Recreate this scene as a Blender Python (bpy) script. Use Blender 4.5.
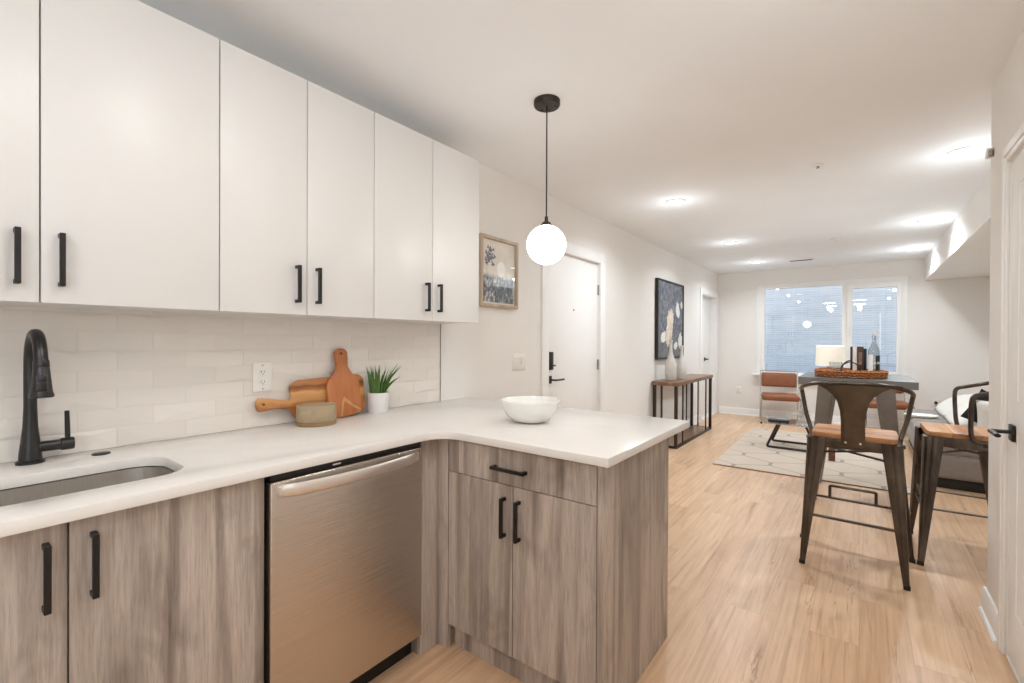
import bpy, bmesh, math, random
from mathutils import Vector, Matrix, noise
random.seed(7)
for o in list(bpy.data.objects): bpy.data.objects.remove(o)
S = bpy.context.scene; COL = S.collection
PI = math.pi
# ------------------------------------------------------------------ camera, world, exposure
H = 1.292
def make_camera():
    t, p, r = math.radians(37.1636), math.radians(-.2537), math.radians(.2517)
    F = Vector((-math.sin(t)*math.cos(p), math.cos(t)*math.cos(p), math.sin(p)))
    R = Vector((math.cos(t), math.sin(t), 0)); U = R.cross(F)
    R, U = R*math.cos(r)+U*math.sin(r), -R*math.sin(r)+U*math.cos(r)
    cd = bpy.data.cameras.new('camera'); cd.sensor_width = 36; cd.lens = 461.04/1024*36
    cd.clip_start = .02
    c = bpy.data.objects.new('camera', cd); COL.objects.link(c)
    m = Matrix((( R.x, U.x, -F.x, 0), (R.y, U.y, -F.y, 0), (R.z, U.z, -F.z, H), (0, 0, 0, 1)))
    c.matrix_world = m; S.camera = c
make_camera()
S.view_settings.view_transform = 'Standard'; S.view_settings.look = 'None'
S.view_settings.gamma = 1; S.view_settings.use_curve_mapping = False
S.view_settings.exposure = 0.0
S.cycles.max_bounces = 12; S.cycles.diffuse_bounces = 7
wd = bpy.data.worlds.new('sky'); S.world = wd; wd.use_nodes = True
bg = wd.node_tree.nodes['Background']; bg.inputs[0].default_value = (.91, .955, 1, 1); bg.inputs[1].default_value = 1.6
WARM = (.86, .945, 1.0)
def area(name, loc, power, size=.11, spread=150, color=WARM, rot=(0, 0, 0)):
    l = bpy.data.lights.new(name, 'AREA'); l.shape = 'DISK'; l.size = size; l.energy = power
    l.color = color; l.spread = math.radians(spread)
    o = bpy.data.objects.new(name, l); o.location = loc; o.rotation_euler = rot; COL.objects.link(o); return o
ZC = 2.475
CANS = [(-1.27, 3.97), (-1.27, 6.03), (-1.27, 7.76), (.50, 3.97), (.505, 6.07), (.505, 7.75)]
KITCHEN = [(-.80, .60), (-.80, -.80), (-.05, 1.40), (-.05, -.40)]       # unseen ceiling lights: counter row read from the shading, right-wall row added for brightness
def glow(name, loc, power, r=.05):
    l = bpy.data.lights.new(name, 'POINT'); l.energy = power; l.color = WARM; l.shadow_soft_size = r
    o = bpy.data.objects.new(name, l); o.location = loc; COL.objects.link(o)
for x, y in CANS:
    area('downlight_lamp', (x, y, ZC-.014), 12.5); glow('downlight_fill', (x, y, ZC-.20), 1.7, .03)  # bare point lights added under the cans to lift the ceiling
for x, y in KITCHEN: area('kitchen_lamp', (x, y, ZC-.05), 1.6, .3, 170); glow('kitchen_fill', (x, y, ZC-.18), 2.9, .06)  # second light of each pair is an added point that brightens the ceiling
# fill light added behind the camera, set in an invented window (added_window)
l = bpy.data.lights.new('added_window_fill', 'AREA'); l.shape = 'RECTANGLE'; l.size = 1.2; l.size_y = 1.5; l.energy = 10; l.color = (.84, .93, 1)
o = bpy.data.objects.new('added_window_fill', l); o.location = (.475, -1.15, 1.60); o.rotation_euler = (0, math.radians(90), 0); COL.objects.link(o)

# ------------------------------------------------------------------ helpers
def lin(c):
    return tuple(((v/255)/12.92 if v/255 <= .04045 else ((v/255+.055)/1.055)**2.4) for v in c)
class NT:
    def __init__(s, name):
        s.m = bpy.data.materials.new(name); s.m.use_nodes = True; s.t = s.m.node_tree
        s.b = s.t.nodes['Principled BSDF']; s.out = s.t.nodes['Material Output']
    def n(s, typ, **kw):
        q = s.t.nodes.new(typ)
        for k, v in kw.items():
            if k in q.inputs: q.inputs[k].default_value = v
            else: setattr(q, k, v)
        return q
    def l(s, a, b): s.t.links.new(a, b)
    def coord(s, scale=(1, 1, 1), rot=(0, 0, 0), world=False):
        tc = s.n('ShaderNodeTexCoord'); mp = s.n('ShaderNodeMapping')
        mp.inputs['Scale'].default_value = scale; mp.inputs['Rotation'].default_value = rot
        if world:
            g = s.n('ShaderNodeNewGeometry'); s.l(g.outputs['Position'], mp.inputs[0])
        else: s.l(tc.outputs['Object'], mp.inputs[0])
        return mp.outputs[0]
    def noise(s, vec, scale=5, detail=4, rough=.55, dist=0):
        q = s.n('ShaderNodeTexNoise', Scale=scale, Detail=detail, Roughness=rough, Distortion=dist); s.l(vec, q.inputs['Vector']); return q.outputs['Fac']
    def ramp(s, fac, stops):
        q = s.n('ShaderNodeValToRGB'); e = q.color_ramp.elements
        while len(e) < len(stops): e.new(.5)
        for i, (p, c) in enumerate(stops): e[i].position = p; e[i].color = (*c[:3], 1)
        s.l(fac, q.inputs[0]); return q.outputs[0]
    def mix(s, fac, a, b, mode='MIX'):
        q = s.n('ShaderNodeMix', data_type='RGBA', blend_type=mode)
        for sock, v in ((q.inputs[0], fac), (q.inputs[6], a), (q.inputs[7], b)):
            if isinstance(v, (int, float)): sock.default_value = v
            elif isinstance(v, tuple): sock.default_value = (*v[:3], 1)
            else: s.l(v, sock)
        return q.outputs[2]
    def bump(s, h, strength=.2, dist=.01):
        q = s.n('ShaderNodeBump', Strength=strength, Distance=dist); s.l(h, q.inputs['Height']); s.l(q.outputs[0], s.b.inputs['Normal'])
    def set(s, **kw):
        names = dict(col='Base Color', rough='Roughness', metal='Metallic', spec='Specular IOR Level', coat='Coat Weight', coatr='Coat Roughness',
                     em='Emission Color', es='Emission Strength', trans='Transmission Weight', ior='IOR', alpha='Alpha', aniso='Anisotropic', sheen='Sheen Weight', sub='Subsurface Weight')
        for k, v in kw.items():
            i = s.b.inputs[names[k]]
            if hasattr(v, 'links') or isinstance(v, bpy.types.NodeSocket): s.l(v, i)
            elif isinstance(v, tuple): i.default_value = (*v[:3], 1)
            else: i.default_value = v
        return s
MT = {}
def plain(name, rgb, rough=.5, metal=0, var=.04, scale=9, bumpv=0, **kw):
    t = NT(name); c = lin(rgb); v = t.coord()
    f = t.noise(v, scale, 3)
    a = tuple(max(0, x*(1-var)) for x in c); b = tuple(min(1, x*(1+var)) for x in c)
    t.set(col=t.ramp(f, [(.3, a), (.7, b)]), rough=rough, metal=metal, **kw)
    if bumpv: t.bump(t.noise(v, scale*30, 2), bumpv, .002)
    MT[name] = t.m; return t.m
plain('wall_paint', (234, 231, 227), .75, var=.012, scale=2)
plain('ceiling_paint', (240, 242, 244), .85, var=.012, scale=2)
plain('trim_paint', (241, 240, 238), .45, var=.01)
plain('white_laminate', (222, 220, 218), .38, var=.008, scale=3)
plain('black_metal', (17, 16, 16), .36, .0, var=.1)
plain('faucet_black', (60, 59, 60), .33, .75, var=.1)
plain('bronze_metal', (66, 58, 54), .4, .8, var=.1)
plain('black_plastic', (14, 14, 14), .4, var=.1)
plain('white_plastic', (236, 233, 228), .4, var=.01)
plain('socket_dark', (60, 56, 52), .6)
plain('white_ceramic', (240, 239, 236), .14, var=.01, coat=.5)
plain('pot_white', (232, 232, 232), .35, var=.02)
plain('soil', (70, 55, 42), .9, var=.3, scale=60)
plain('chrome', (210, 208, 205), .18, 1, var=.02)
plain('silver', (206, 200, 190), .32, .6, var=.1)
plain('hinge_metal', (150, 146, 140), .4, .6)
plain('tan_leather', (138, 82, 50), .48, var=.12, scale=14, bumpv=.08)
plain('sofa_fabric', (136, 127, 120), .9, var=.06, scale=30, bumpv=.25, sheen=.3)
plain('cushion_fabric', (222, 217, 210), .9, var=.03, scale=40, bumpv=.2)
plain('black_fabric', (32, 30, 30), .9, var=.15, scale=40)
plain('sofa_base', (36, 31, 28), .8)
plain('throw_white', (244, 242, 236), .7, var=.01)
plain('art_frame_black', (30, 27, 25), .5)
plain('book_black', (30, 28, 28), .45)
plain('book_white', (222, 216, 208), .5)
plain('book_brown', (70, 48, 38), .45, var=.4, scale=30)
plain('book_warm', (128, 100, 84), .5, var=.3, scale=40)
plain('book_grey', (120, 118, 118), .5, var=.4, scale=20)
plain('paper', (232, 226, 212), .8)
plain('vase_glaze', (214, 210, 203), .3, var=.05, scale=20)
plain('table_metal', (140, 136, 131), .32, .75, var=.16, scale=6)
plain('tabletop_metal', (128, 128, 127), .34, .7, var=.10, scale=5)
plain('concrete', (170, 185, 200), .9, var=.2, scale=3)
plain('wicker_red', (112, 66, 46), .7, var=.45, scale=70)
plain('art_mat', (226, 218, 206), .8, var=.02)

def emit(name, rgb, strength):
    t = NT(name); c = lin(rgb); t.set(col=c, em=c, es=strength, rough=.3); MT[name] = t.m
emit('lamp_emit', (255, 246, 234), 14)
emit('globe_opal', (250, 248, 244), 10.5)
emit('shade_lit', (250, 242, 226), .22)

def m_gun():
    t = NT('gunmetal'); v = t.coord((1, 1, .4)); f = t.noise(v, 9, 5, .6)
    t.set(col=t.ramp(f, [(.3, lin((62, 54, 48))), (.62, lin((104, 95, 86))), (.85, lin((130, 120, 110)))]), rough=t.ramp(f, [(.3, (.25,)*3), (.8, (.45,)*3)]), metal=.88)
    MT['gunmetal'] = t.m
    t = NT('splat_metal'); v = t.coord((1, 1, 1)); f = t.noise(v, 7, 4, .6)
    t.set(col=t.ramp(f, [(.3, lin((82, 71, 58))), (.7, lin((108, 95, 80)))]), rough=.34, metal=.85); MT['splat_metal'] = t.m
m_gun()
def m_greywood():
    t = NT('grey_oak')
    oi = t.n('ShaderNodeObjectInfo'); tc = t.n('ShaderNodeNewGeometry')
    def vec(scale):
        mp = t.n('ShaderNodeMapping'); mp.inputs['Scale'].default_value = scale; t.l(tc.outputs['Position'], mp.inputs[0])
        ad = t.n('ShaderNodeVectorMath', operation='ADD'); mu = t.n('ShaderNodeVectorMath', operation='SCALE')
        cx = t.n('ShaderNodeCombineXYZ'); t.l(oi.outputs['Random'], cx.inputs[0]); t.l(oi.outputs['Random'], cx.inputs[2])
        t.l(cx.outputs[0], mu.inputs[0]); mu.inputs['Scale'].default_value = 7
        t.l(mp.outputs[0], ad.inputs[0]); t.l(mu.outputs[0], ad.inputs[1]); return ad.outputs[0]
    band = t.noise(vec((9, 9, .5)), 1.2, 3, .55, .5)
    fine = t.noise(vec((85, 85, 4.5)), 2.0, 4, .7, .5)
    mott = t.noise(vec((5, 5, 2.2)), 1.3, 3, .6, .8)
    c1 = t.ramp(band, [(.30, lin((122, 112, 104))), (.42, lin((164, 151, 141))), (.52, lin((188, 176, 166))), (.62, lin((170, 158, 148))), (.75, lin((134, 123, 114)))])
    c2 = t.ramp(fine, [(.34, (.70, .68, .665)), (.55, (1, 1, 1)), (.8, (1.05, 1.05, 1.05))])
    c3 = t.ramp(mott, [(.30, (.62, .61, .60)), (.47, (1, 1, 1))])
    c = t.mix(.8, c1, c2, 'MULTIPLY'); c = t.mix(.75, c, c3, 'MULTIPLY')
    # printed plank strips: each strip its own tone
    sx = t.n('ShaderNodeSeparateXYZ'); t.l(vec((8.5, 8.5, 0)), sx.inputs[0]); ad = t.n('ShaderNodeMath', operation='ADD'); t.l(sx.outputs[0], ad.inputs[0]); t.l(sx.outputs[1], ad.inputs[1])
    v1 = t.n('ShaderNodeTexVoronoi', Scale=1.0); v1.voronoi_dimensions = '1D'; t.l(ad.outputs[0], v1.inputs['W']); sc_ = t.n('ShaderNodeSeparateColor'); t.l(v1.outputs['Color'], sc_.inputs[0])
    c = t.mix(1.0, c, t.ramp(sc_.outputs[0], [(0, (.82, .81, .80)), (1, (1.12, 1.115, 1.11))]), 'MULTIPLY')
    # knots
    vo = t.n('ShaderNodeTexVoronoi', Scale=1.0); t.l(vec((4.2, 4.2, 1.5)), vo.inputs['Vector'])
    k = t.ramp(vo.outputs['Distance'], [(.03, (.40, .37, .35)), (.09, (.72, .70, .68)), (.2, (1, 1, 1))])
    c = t.mix(.75, c, k, 'MULTIPLY')
    t.set(col=c, rough=.5); t.bump(fine, .12, .002); MT['grey_oak'] = t.m
m_greywood()
def m_floor():
    t = NT('oak_plank')
    v = t.coord((1, 1, 1), (0, 0, PI/2), world=True)
    br = t.n('ShaderNodeTexBrick', offset=.37, offset_frequency=2, squash=1)
    for k, val in (('Scale', 1), ('Mortar Size', .0007), ('Mortar Smooth', .2), ('Bias', 0), ('Brick Width', 1.22), ('Row Height', .178)): br.inputs[k].default_value = val
    br.inputs['Color1'].default_value = (0, 0, 0, 1); br.inputs['Color2'].default_value = (1, 1, 1, 1); br.inputs['Mortar'].default_value = (.5, .5, .5, 1)
    t.l(v, br.inputs['Vector'])
    sc = t.n('ShaderNodeVectorMath', operation='SCALE'); sc.inputs['Scale'].default_value = 9; t.l(br.outputs['Color'], sc.inputs[0])
    def gv(scale):
        g = t.coord(scale, world=True); a = t.n('ShaderNodeVectorMath', operation='ADD'); t.l(g, a.inputs[0]); t.l(sc.outputs[0], a.inputs[1]); return a.outputs[0]
    tone = t.ramp(br.outputs['Color'], [(0, lin((207, 170, 137))), (.35, lin((219, 184, 151))), (.7, lin((211, 175, 142))), (1, lin((223, 189, 157)))])
    grain = t.noise(gv((34, 1.0, 1)), 1.4, 5, .62, .5)
    wide = t.noise(gv((9, .34, 1)), 1.7, 5, .62, 2.2)
    c = t.mix(.6, tone, t.ramp(grain, [(.33, (.80, .76, .71)), (.58, (1, 1, 1))]), 'MULTIPLY')
    c = t.mix(.7, c, t.ramp(wide, [(.30, (.66, .59, .52)), (.42, (.9, .88, .85)), (.5, (1, 1, 1)), (.75, (1.05, 1.05, 1.04))]), 'MULTIPLY')
    ck = t.ramp(t.noise(gv((9, .8, 1)), 1.6, 5, .62, 1.6), [(.478, (1, 1, 1)), (.497, (.45, .34, .26)), (.503, (.45, .34, .26)), (.522, (1, 1, 1))])
    msk = t.ramp(t.noise(gv((5, .9, 1)), 1.3, 2), [(.60, (0, 0, 0)), (.68, (1, 1, 1))])
    c = t.mix(msk, c, t.mix(.75, c, ck, 'MULTIPLY'))
    mot = t.ramp(t.noise(gv((4, .8, 1)), 1.5, 4, .6, 1.0), [(.32, (.86, .83, .80)), (.52, (1, 1, 1)), (.7, (1.07, 1.07, 1.07))])
    c = t.mix(.9, c, mot, 'MULTIPLY')
    streak = t.noise(gv((16, .55, 1)), 2.0, 4, .6, 1.2)
    c = t.mix(.8, c, t.ramp(streak, [(.27, (.60, .50, .41)), (.36, (1, 1, 1))]), 'MULTIPLY')
    c = t.mix(br.outputs['Fac'], c, lin((176, 142, 112)))
    t.set(col=c, rough=t.ramp(grain, [(.3, (.36,)*3), (.7, (.28,)*3)]), spec=.45); t.bump(grain, .05, .002); MT['oak_plank'] = t.m
m_floor()
def m_wood(name, dark, mid, light, axis, sc=1., rough=.45, bands=None):
    t = NT(name); s = [26*sc]*3; s[axis] = 1.6*sc
    f = t.noise(t.coord(tuple(s)), 1.5, 5, .6, .6); s2 = [9*sc]*3; s2[axis] = .9*sc
    g = t.noise(t.coord(tuple(s2)), 1.4, 2, .5, .8)
    c = t.ramp(g, [(.3, lin(dark)), (.5, lin(mid)), (.7, lin(light))])
    c = t.mix(.6, c, t.ramp(f, [(.3, (.72, .66, .6)), (.6, (1, 1, 1))]), 'MULTIPLY')
    t.set(col=c, rough=rough); MT[name] = t.m
def m_acacia():
    t = NT('acacia_board'); v = t.coord(); sp = t.n('ShaderNodeSeparateXYZ'); t.l(v, sp.inputs[0])
    wob = t.noise(t.coord((1, 2.5, 8)), 2.5, 3, .5, .5); mu = t.n('ShaderNodeMath', operation='MULTIPLY_ADD'); mu.inputs[1].default_value = .05; t.l(wob, mu.inputs[0]); t.l(sp.outputs[2], mu.inputs[2])
    sc = t.n('ShaderNodeMath', operation='MULTIPLY'); sc.inputs[1].default_value = 4; t.l(mu.outputs[0], sc.inputs[0])
    c = t.ramp(sc.outputs[0], [(.12, lin((150, 92, 48))), (.30, lin((176, 112, 62))), (.44, lin((166, 104, 58))), (.50, lin((206, 152, 92))), (.62, lin((212, 160, 102))), (.66, lin((176, 112, 60))), (.74, lin((132, 78, 38))), (.80, lin((186, 124, 72))), (.92, lin((172, 108, 60)))])
    f = t.noise(t.coord((20, 1.8, 40)), 1.6, 4, .6, .6); c = t.mix(.6, c, t.ramp(f, [(.3, (.7, .64, .58)), (.58, (1, 1, 1))]), 'MULTIPLY')
    t.set(col=c, rough=.45); MT['acacia_board'] = t.m
m_acacia()
m_wood('cherry_board', (166, 98, 54), (186, 116, 68), (198, 130, 80), 2, .8)
m_wood('seat_wood', (140, 92, 54), (182, 128, 82), (204, 152, 104), 0, 1)
m_wood('console_wood', (96, 68, 48), (128, 94, 70), (152, 118, 90), 1, .8, .3)
m_wood('frame_oak', (172, 154, 134), (188, 170, 150), (198, 182, 162), 2, 1)
m_wood('box_wood', (166, 148, 118), (178, 160, 130), (188, 170, 142), 1, .6)
m_wood('box_base_wood', (140, 112, 76), (156, 126, 88), (168, 138, 98), 1, .6)
m_wood('acacia_pale', (196, 142, 86), (206, 154, 98), (214, 164, 108), 2, 1)
m_wood('lamp_wood', (110, 66, 42), (132, 82, 54), (150, 96, 66), 2, 1)
def m_quartz():
    t = NT('white_quartz'); f = t.noise(t.coord(), 60, 4, .6)
    t.set(col=t.ramp(f, [(.35, lin((228, 224, 220))), (.7, lin((231, 227, 223)))]), rough=.22, spec=.5); MT['white_quartz'] = t.m
    t = NT('glass_tile'); oi = t.n('ShaderNodeNewGeometry'); f = t.noise(t.coord((4, 4, 4)), 3, 2)
    c = t.ramp(oi.outputs['Random Per Island'], [(0, lin((224, 218, 211))), (1, lin((231, 225, 218)))])
    t.set(col=c, rough=.32, spec=.45, coat=.0); MT['glass_tile'] = t.m
    MT['grout'] = plain('grout', (226, 219, 210), .8)
m_quartz()
def m_steel():
    t = NT('brushed_steel'); f = t.noise(t.coord((.25, .25, 460)), 2, 2, .5)
    t.set(col=t.ramp(f, [(.3, lin((203, 195, 187))), (.7, lin((210, 202, 194)))]), rough=.17, metal=1)
    t.bump(f, .8, .0008); MT['brushed_steel'] = t.m
    plain('handle_steel', (236, 231, 226), .32, 1, var=.01)
    t = NT('sink_steel'); f = t.noise(t.coord((3, 120, 3)), 3, 3, .6)
    t.set(col=t.ramp(f, [(.3, lin((200, 195, 189))), (.7, lin((208, 203, 197)))]), rough=.36, metal=1); MT['sink_steel'] = t.m
m_steel()
def m_rug():
    # ogee trellis: two families of waving lines that meet
    t = NT('rug_trellis'); tc = t.n('ShaderNodeTexCoord'); sp = t.n('ShaderNodeSeparateXYZ'); t.l(tc.outputs['Object'], sp.inputs[0])
    def M(op, a, b=None):
        q = t.n('ShaderNodeMath', operation=op)
        for i, v in enumerate((a, b)):
            if v is None: continue
            if isinstance(v, (int, float)): q.inputs[i].default_value = v
            else: t.l(v, q.inputs[i])
        return q.outputs[0]
    w, hgt = .30, .60
    u = M('DIVIDE', sp.outputs[0], w); vv = M('DIVIDE', sp.outputs[1], hgt)
    s = M('MULTIPLY', M('MAXIMUM', M('MINIMUM', M('MULTIPLY', M('COSINE', M('MULTIPLY', vv, 2*PI)), 1.25), 1), -1), .25)
    def dist(e):       # lines u + e*s = integer + offset
        fr = M('FRACT', M('ADD', e, 100)); return M('ABSOLUTE', M('SUBTRACT', fr, .5))
    a = dist(M('ADD', M('MULTIPLY', u, .5), M('ADD', s, .25))); b = dist(M('SUBTRACT', M('MULTIPLY', u, .5), M('ADD', s, .25)))
    line = M('MAXIMUM', M('LESS_THAN', a, .028), M('LESS_THAN', b, .028))
    pile = t.noise(t.coord((1, 1, 1)), 160, 3)
    base = t.ramp(pile, [(.3, lin((192, 176, 160))), (.7, lin((208, 193, 178)))])
    c = t.mix(line, base, lin((158, 147, 137)))
    t.set(col=c, rough=.95); t.bump(pile, .5, .006); MT['rug_trellis'] = t.m
    plain('rug_edge', (150, 120, 90), .9)
m_rug()
def m_art():
    t = NT('art_botanical'); v = t.coord(); sp = t.n('ShaderNodeSeparateXYZ'); t.l(v, sp.inputs[0])
    f = t.noise(t.coord((1, 1, .7)), 26, 5, .75); g = t.noise(v, 8, 3, .6, 1)
    mask = t.ramp(sp.outputs[2], [(.20, (1, 1, 1)), (.235, (0, 0, 0))])
    ink = t.ramp(f, [(.42, lin((40, 50, 66))), (.53, lin((104, 116, 130))), (.62, lin((218, 212, 200)))])
    pale = t.ramp(g, [(.35, lin((214, 206, 192))), (.6, lin((230, 222, 210)))])
    c = t.mix(mask, pale, ink); t.set(col=c, rough=.25); MT['art_botanical'] = t.m
    t = NT('art_dark'); f = t.noise(t.coord(), 14, 6, .75); g = t.noise(t.coord(), 3, 2)
    c = t.ramp(f, [(.3, lin((48, 50, 60))), (.48, lin((86, 92, 108))), (.68, lin((150, 150, 152)))])
    c = t.mix(t.ramp(g, [(.4, (0, 0, 0)), (.65, (1, 1, 1))]), c, t.ramp(f, [(.3, lin((84, 84, 86))), (.7, lin((128, 126, 122)))]))
    t.set(col=c, rough=.55); t.bump(f, .5, .01); MT['art_dark'] = t.m
    plain('art_white', (226, 222, 216), .6, var=.06, scale=20); plain('art_blush', (212, 196, 180), .6, var=.22, scale=16)
m_art()
def m_woven():
    t = NT('rattan'); v = t.coord((1, 1, 1))
    w = t.n('ShaderNodeTexWave', Scale=26, Distortion=2.5, Detail=2); w.wave_type = 'BANDS'; w.bands_direction = 'DIAGONAL'; t.l(v, w.inputs['Vector'])
    w2 = t.n('ShaderNodeTexWave', Scale=22, Distortion=3, Detail=2); w2.bands_direction = 'Z'; t.l(v, w2.inputs['Vector'])
    f = t.mix(.5, w.outputs['Fac'], w2.outputs['Fac'])
    t.set(col=t.ramp(f, [(.22, lin((92, 46, 18))), (.5, lin((172, 98, 46))), (.8, lin((206, 138, 78)))]), rough=.5); t.bump(f, .8, .006); MT['rattan'] = t.m
m_woven()
def m_glass():
    def mk(name, tint, glossy, fac0, rough=.0):
        t = NT(name); nd = t.t.nodes; nd.remove(t.b)
        tr = t.n('ShaderNodeBsdfTransparent'); tr.inputs[0].default_value = (*tint, 1)
        gl = t.n('ShaderNodeBsdfGlossy'); gl.inputs['Color'].default_value = (*glossy, 1); gl.inputs['Roughness'].default_value = rough
        lw = t.n('ShaderNodeLayerWeight', Blend=.5); pw = t.n('ShaderNodeMath', operation='POWER'); pw.inputs[1].default_value = 5; t.l(lw.outputs['Facing'], pw.inputs[0])
        ad = t.n('ShaderNodeMath', operation='MULTIPLY_ADD', use_clamp=True); ad.inputs[1].default_value = .9; ad.inputs[2].default_value = .035+fac0; t.l(pw.outputs[0], ad.inputs[0]); mx = t.n('ShaderNodeMixShader'); t.l(ad.outputs[0], mx.inputs[0]); t.l(tr.outputs[0], mx.inputs[1]); t.l(gl.outputs[0], mx.inputs[2])
        t.l(mx.outputs[0], t.out.inputs[0]); MT[name] = t.m
    mk('window_glass', (.97, .985, 1), (1, 1, 1), .03)
    mk('clear_glass', (.90, .92, .92), (1, 1, 1), .08)
    mk('bottle_glass', (.72, .76, .78), (1, 1, 1), .12)
    mk('table_glass', (.80, .84, .83), (1, 1, 1), .10)
    mk('picture_glass', (1, 1, 1), (1, 1, 1), .0)
m_glass()
def m_out():
    t = NT('well_masonry'); v = t.coord((1, 1, 1), (PI/2, 0, 0), world=True)
    br = t.n('ShaderNodeTexBrick'); 
    for k, val in (('Scale', 1), ('Mortar Size', .012), ('Mortar Smooth', .6), ('Brick Width', .30), ('Row Height', .042)): br.inputs[k].default_value = val
    br.inputs['Color1'].default_value = (*lin((206, 214, 222)), 1); br.inputs['Color2'].default_value = (*lin((218, 224, 229)), 1); br.inputs['Mortar'].default_value = (*lin((228, 232, 236)), 1)
    t.l(v, br.inputs['Vector']); f = t.noise(t.coord((.6, .6, 2.5), world=True), 2.2, 5, .6)
    c = t.mix(.8, br.outputs['Color'], t.ramp(f, [(.3, (.80, .84, .88)), (.6, (1, 1, 1))]), 'MULTIPLY')
    t.set(col=c, rough=.9); MT['well_masonry'] = t.m
m_out()
def m_plant():
    t = NT('aloe_leaf'); f = t.noise(t.coord(), 12, 3); oi = t.n('ShaderNodeNewGeometry')
    c = t.ramp(oi.outputs['Random Per Island'], [(0, lin((50, 86, 38))), (.5, lin((86, 128, 62))), (1, lin((128, 160, 92)))])
    t.set(col=c, rough=.5); MT['aloe_leaf'] = t.m
m_plant()

# ---- objects
def empty(name, loc, label, cat, group=None, kind=None):
    o = bpy.data.objects.new(name, None); o.location = loc; o.empty_display_size = .05; COL.objects.link(o)
    tag(o, label, cat, group, kind); return o
def tag(o, label=None, cat=None, group=None, kind=None):
    for k, v in (('label', label), ('category', cat), ('group', group), ('kind', kind)):
        if v: o[k] = v
    return o
def rootloc(p):
    while p.parent: p = p.parent
    return p.location
class MB:
    def __init__(s): s.b = bmesh.new()
    def merge(s, other, M=None):
        me = bpy.data.meshes.new('t'); other.to_mesh(me); other.free()
        if M is not None: me.transform(M)
        s.b.from_mesh(me); bpy.data.meshes.remove(me); return s
    def box(s, x0, x1, y0, y1, z0, z1, bev=0, M=None, seg=2):
        t = bmesh.new(); bmesh.ops.create_cube(t, size=1)
        for v in t.verts: v.co = Vector((x0+(v.co.x+.5)*(x1-x0), y0+(v.co.y+.5)*(y1-y0), z0+(v.co.z+.5)*(z1-z0)))
        if bev: bmesh.ops.bevel(t, geom=t.edges[:], offset=bev, segments=seg, affect='EDGES', profile=.5)
        return s.merge(t, M)
    def loft(s, rings, cap=True, closed=True, M=None):
        t = bmesh.new(); R = [[t.verts.new(p) for p in r] for r in rings]; n = len(rings[0])
        for a, b in zip(R, R[1:]):
            for i in range(n if closed else n-1):
                j = (i+1) % n
                try: t.faces.new((a[i], a[j], b[j], b[i]))
                except ValueError: pass
        if cap:
            for r in (R[0], R[-1]):
                try: t.faces.new(r)
                except ValueError: pass
        bmesh.ops.recalc_face_normals(t, faces=t.faces[:]); return s.merge(t, M)
    def lathe(s, prof, c=(0, 0, 0), n=40, sx=1, sy=1, M=None):
        rings = []
        for r, z in prof: rings.append([(c[0]+max(r, 1e-5)*sx*math.cos(2*PI*i/n), c[1]+max(r, 1e-5)*sy*math.sin(2*PI*i/n), c[2]+z) for i in range(n)])
        return s.loft(rings, True, True, M)
    def cyl(s, p0, p1, r0, r1=None, n=20):
        return s.tube([p0, p1], [r0, r1 if r1 is not None else r0], n)
    def tube(s, pts, r, n=10, flat=None):
        pts = [Vector(p) for p in pts]; k = len(pts); rr = r if isinstance(r, (list, tuple)) else [r]*k
        up = None; rings = []
        for i, p in enumerate(pts):
            d = (pts[min(i+1, k-1)]-pts[max(i-1, 0)]).normalized()
            if up is None: up = Vector((0, 0, 1)) if abs(d.z) < .9 else Vector((0, 1, 0))
            a = d.cross(up).normalized(); up = a.cross(d).normalized()
            fx, fy = flat if flat else (1, 1)
            rings.append([p+(a*math.cos(2*PI*j/n)*fx+up*math.sin(2*PI*j/n)*fy)*rr[i] for j in range(n)])
        return s.loft(rings)
    def bar(s, p0, p1, w, h, up=(0, 0, 1), bev=.001):
        p0, p1 = Vector(p0), Vector(p1); d = p1-p0; L = d.length; d.normalize()
        a = d.cross(Vector(up)).normalized(); u = a.cross(d).normalized()
        M = Matrix((( a.x, d.x, u.x, p0.x), (a.y, d.y, u.y, p0.y), (a.z, d.z, u.z, p0.z), (0, 0, 0, 1)))
        return s.box(-w/2, w/2, 0, L, -h/2, h/2, bev, M, 1)
    def plate(s, outer, holes=(), t0=0, t1=.02, bev=0, M=None, res=8):
        """flat 2D outlines (list of points) extruded from t0 to t1 along local z"""
        cu = bpy.data.curves.new('c', 'CURVE'); cu.dimensions = '2D'; cu.fill_mode = 'BOTH'
        for loop in [outer, *holes]:
            sp = cu.splines.new('POLY'); sp.points.add(len(loop)-1); sp.use_cyclic_u = True
            for q, p in zip(sp.points, loop): q.co = (p[0], p[1], 0, 1)
        cu.extrude = (t1-t0)/2-bev if bev else (t1-t0)/2; cu.bevel_depth = bev; cu.bevel_resolution = 1
        if bev: cu.offset = -bev
        o = bpy.data.objects.new('c', cu); me = bpy.data.meshes.new_from_object(o)
        t = bmesh.new(); t.from_mesh(me); bmesh.ops.remove_doubles(t, verts=t.verts[:], dist=1e-5)
        for v in t.verts: v.co.z += (t0+t1)/2
        bmesh.ops.recalc_face_normals(t, faces=t.faces[:])
        bpy.data.objects.remove(o); bpy.data.curves.remove(cu); bpy.data.meshes.remove(me)
        return s.merge(t, M)
    def blob(s, c, r, p=.6, n=24, m=16, M=None):
        """superellipsoid"""
        f = lambda a: math.copysign(abs(a)**p, a)
        rings = []
        for i in range(m+1):
            ph = -PI/2+PI*i/m
            rings.append([(c[0]+r[0]*f(math.cos(ph))*f(math.cos(2*PI*j/n)), c[1]+r[1]*f(math.cos(ph))*f(math.sin(2*PI*j/n)), c[2]+r[2]*f(math.sin(ph))) for j in range(n)])
        return s.loft(rings, True, True, M)
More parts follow.
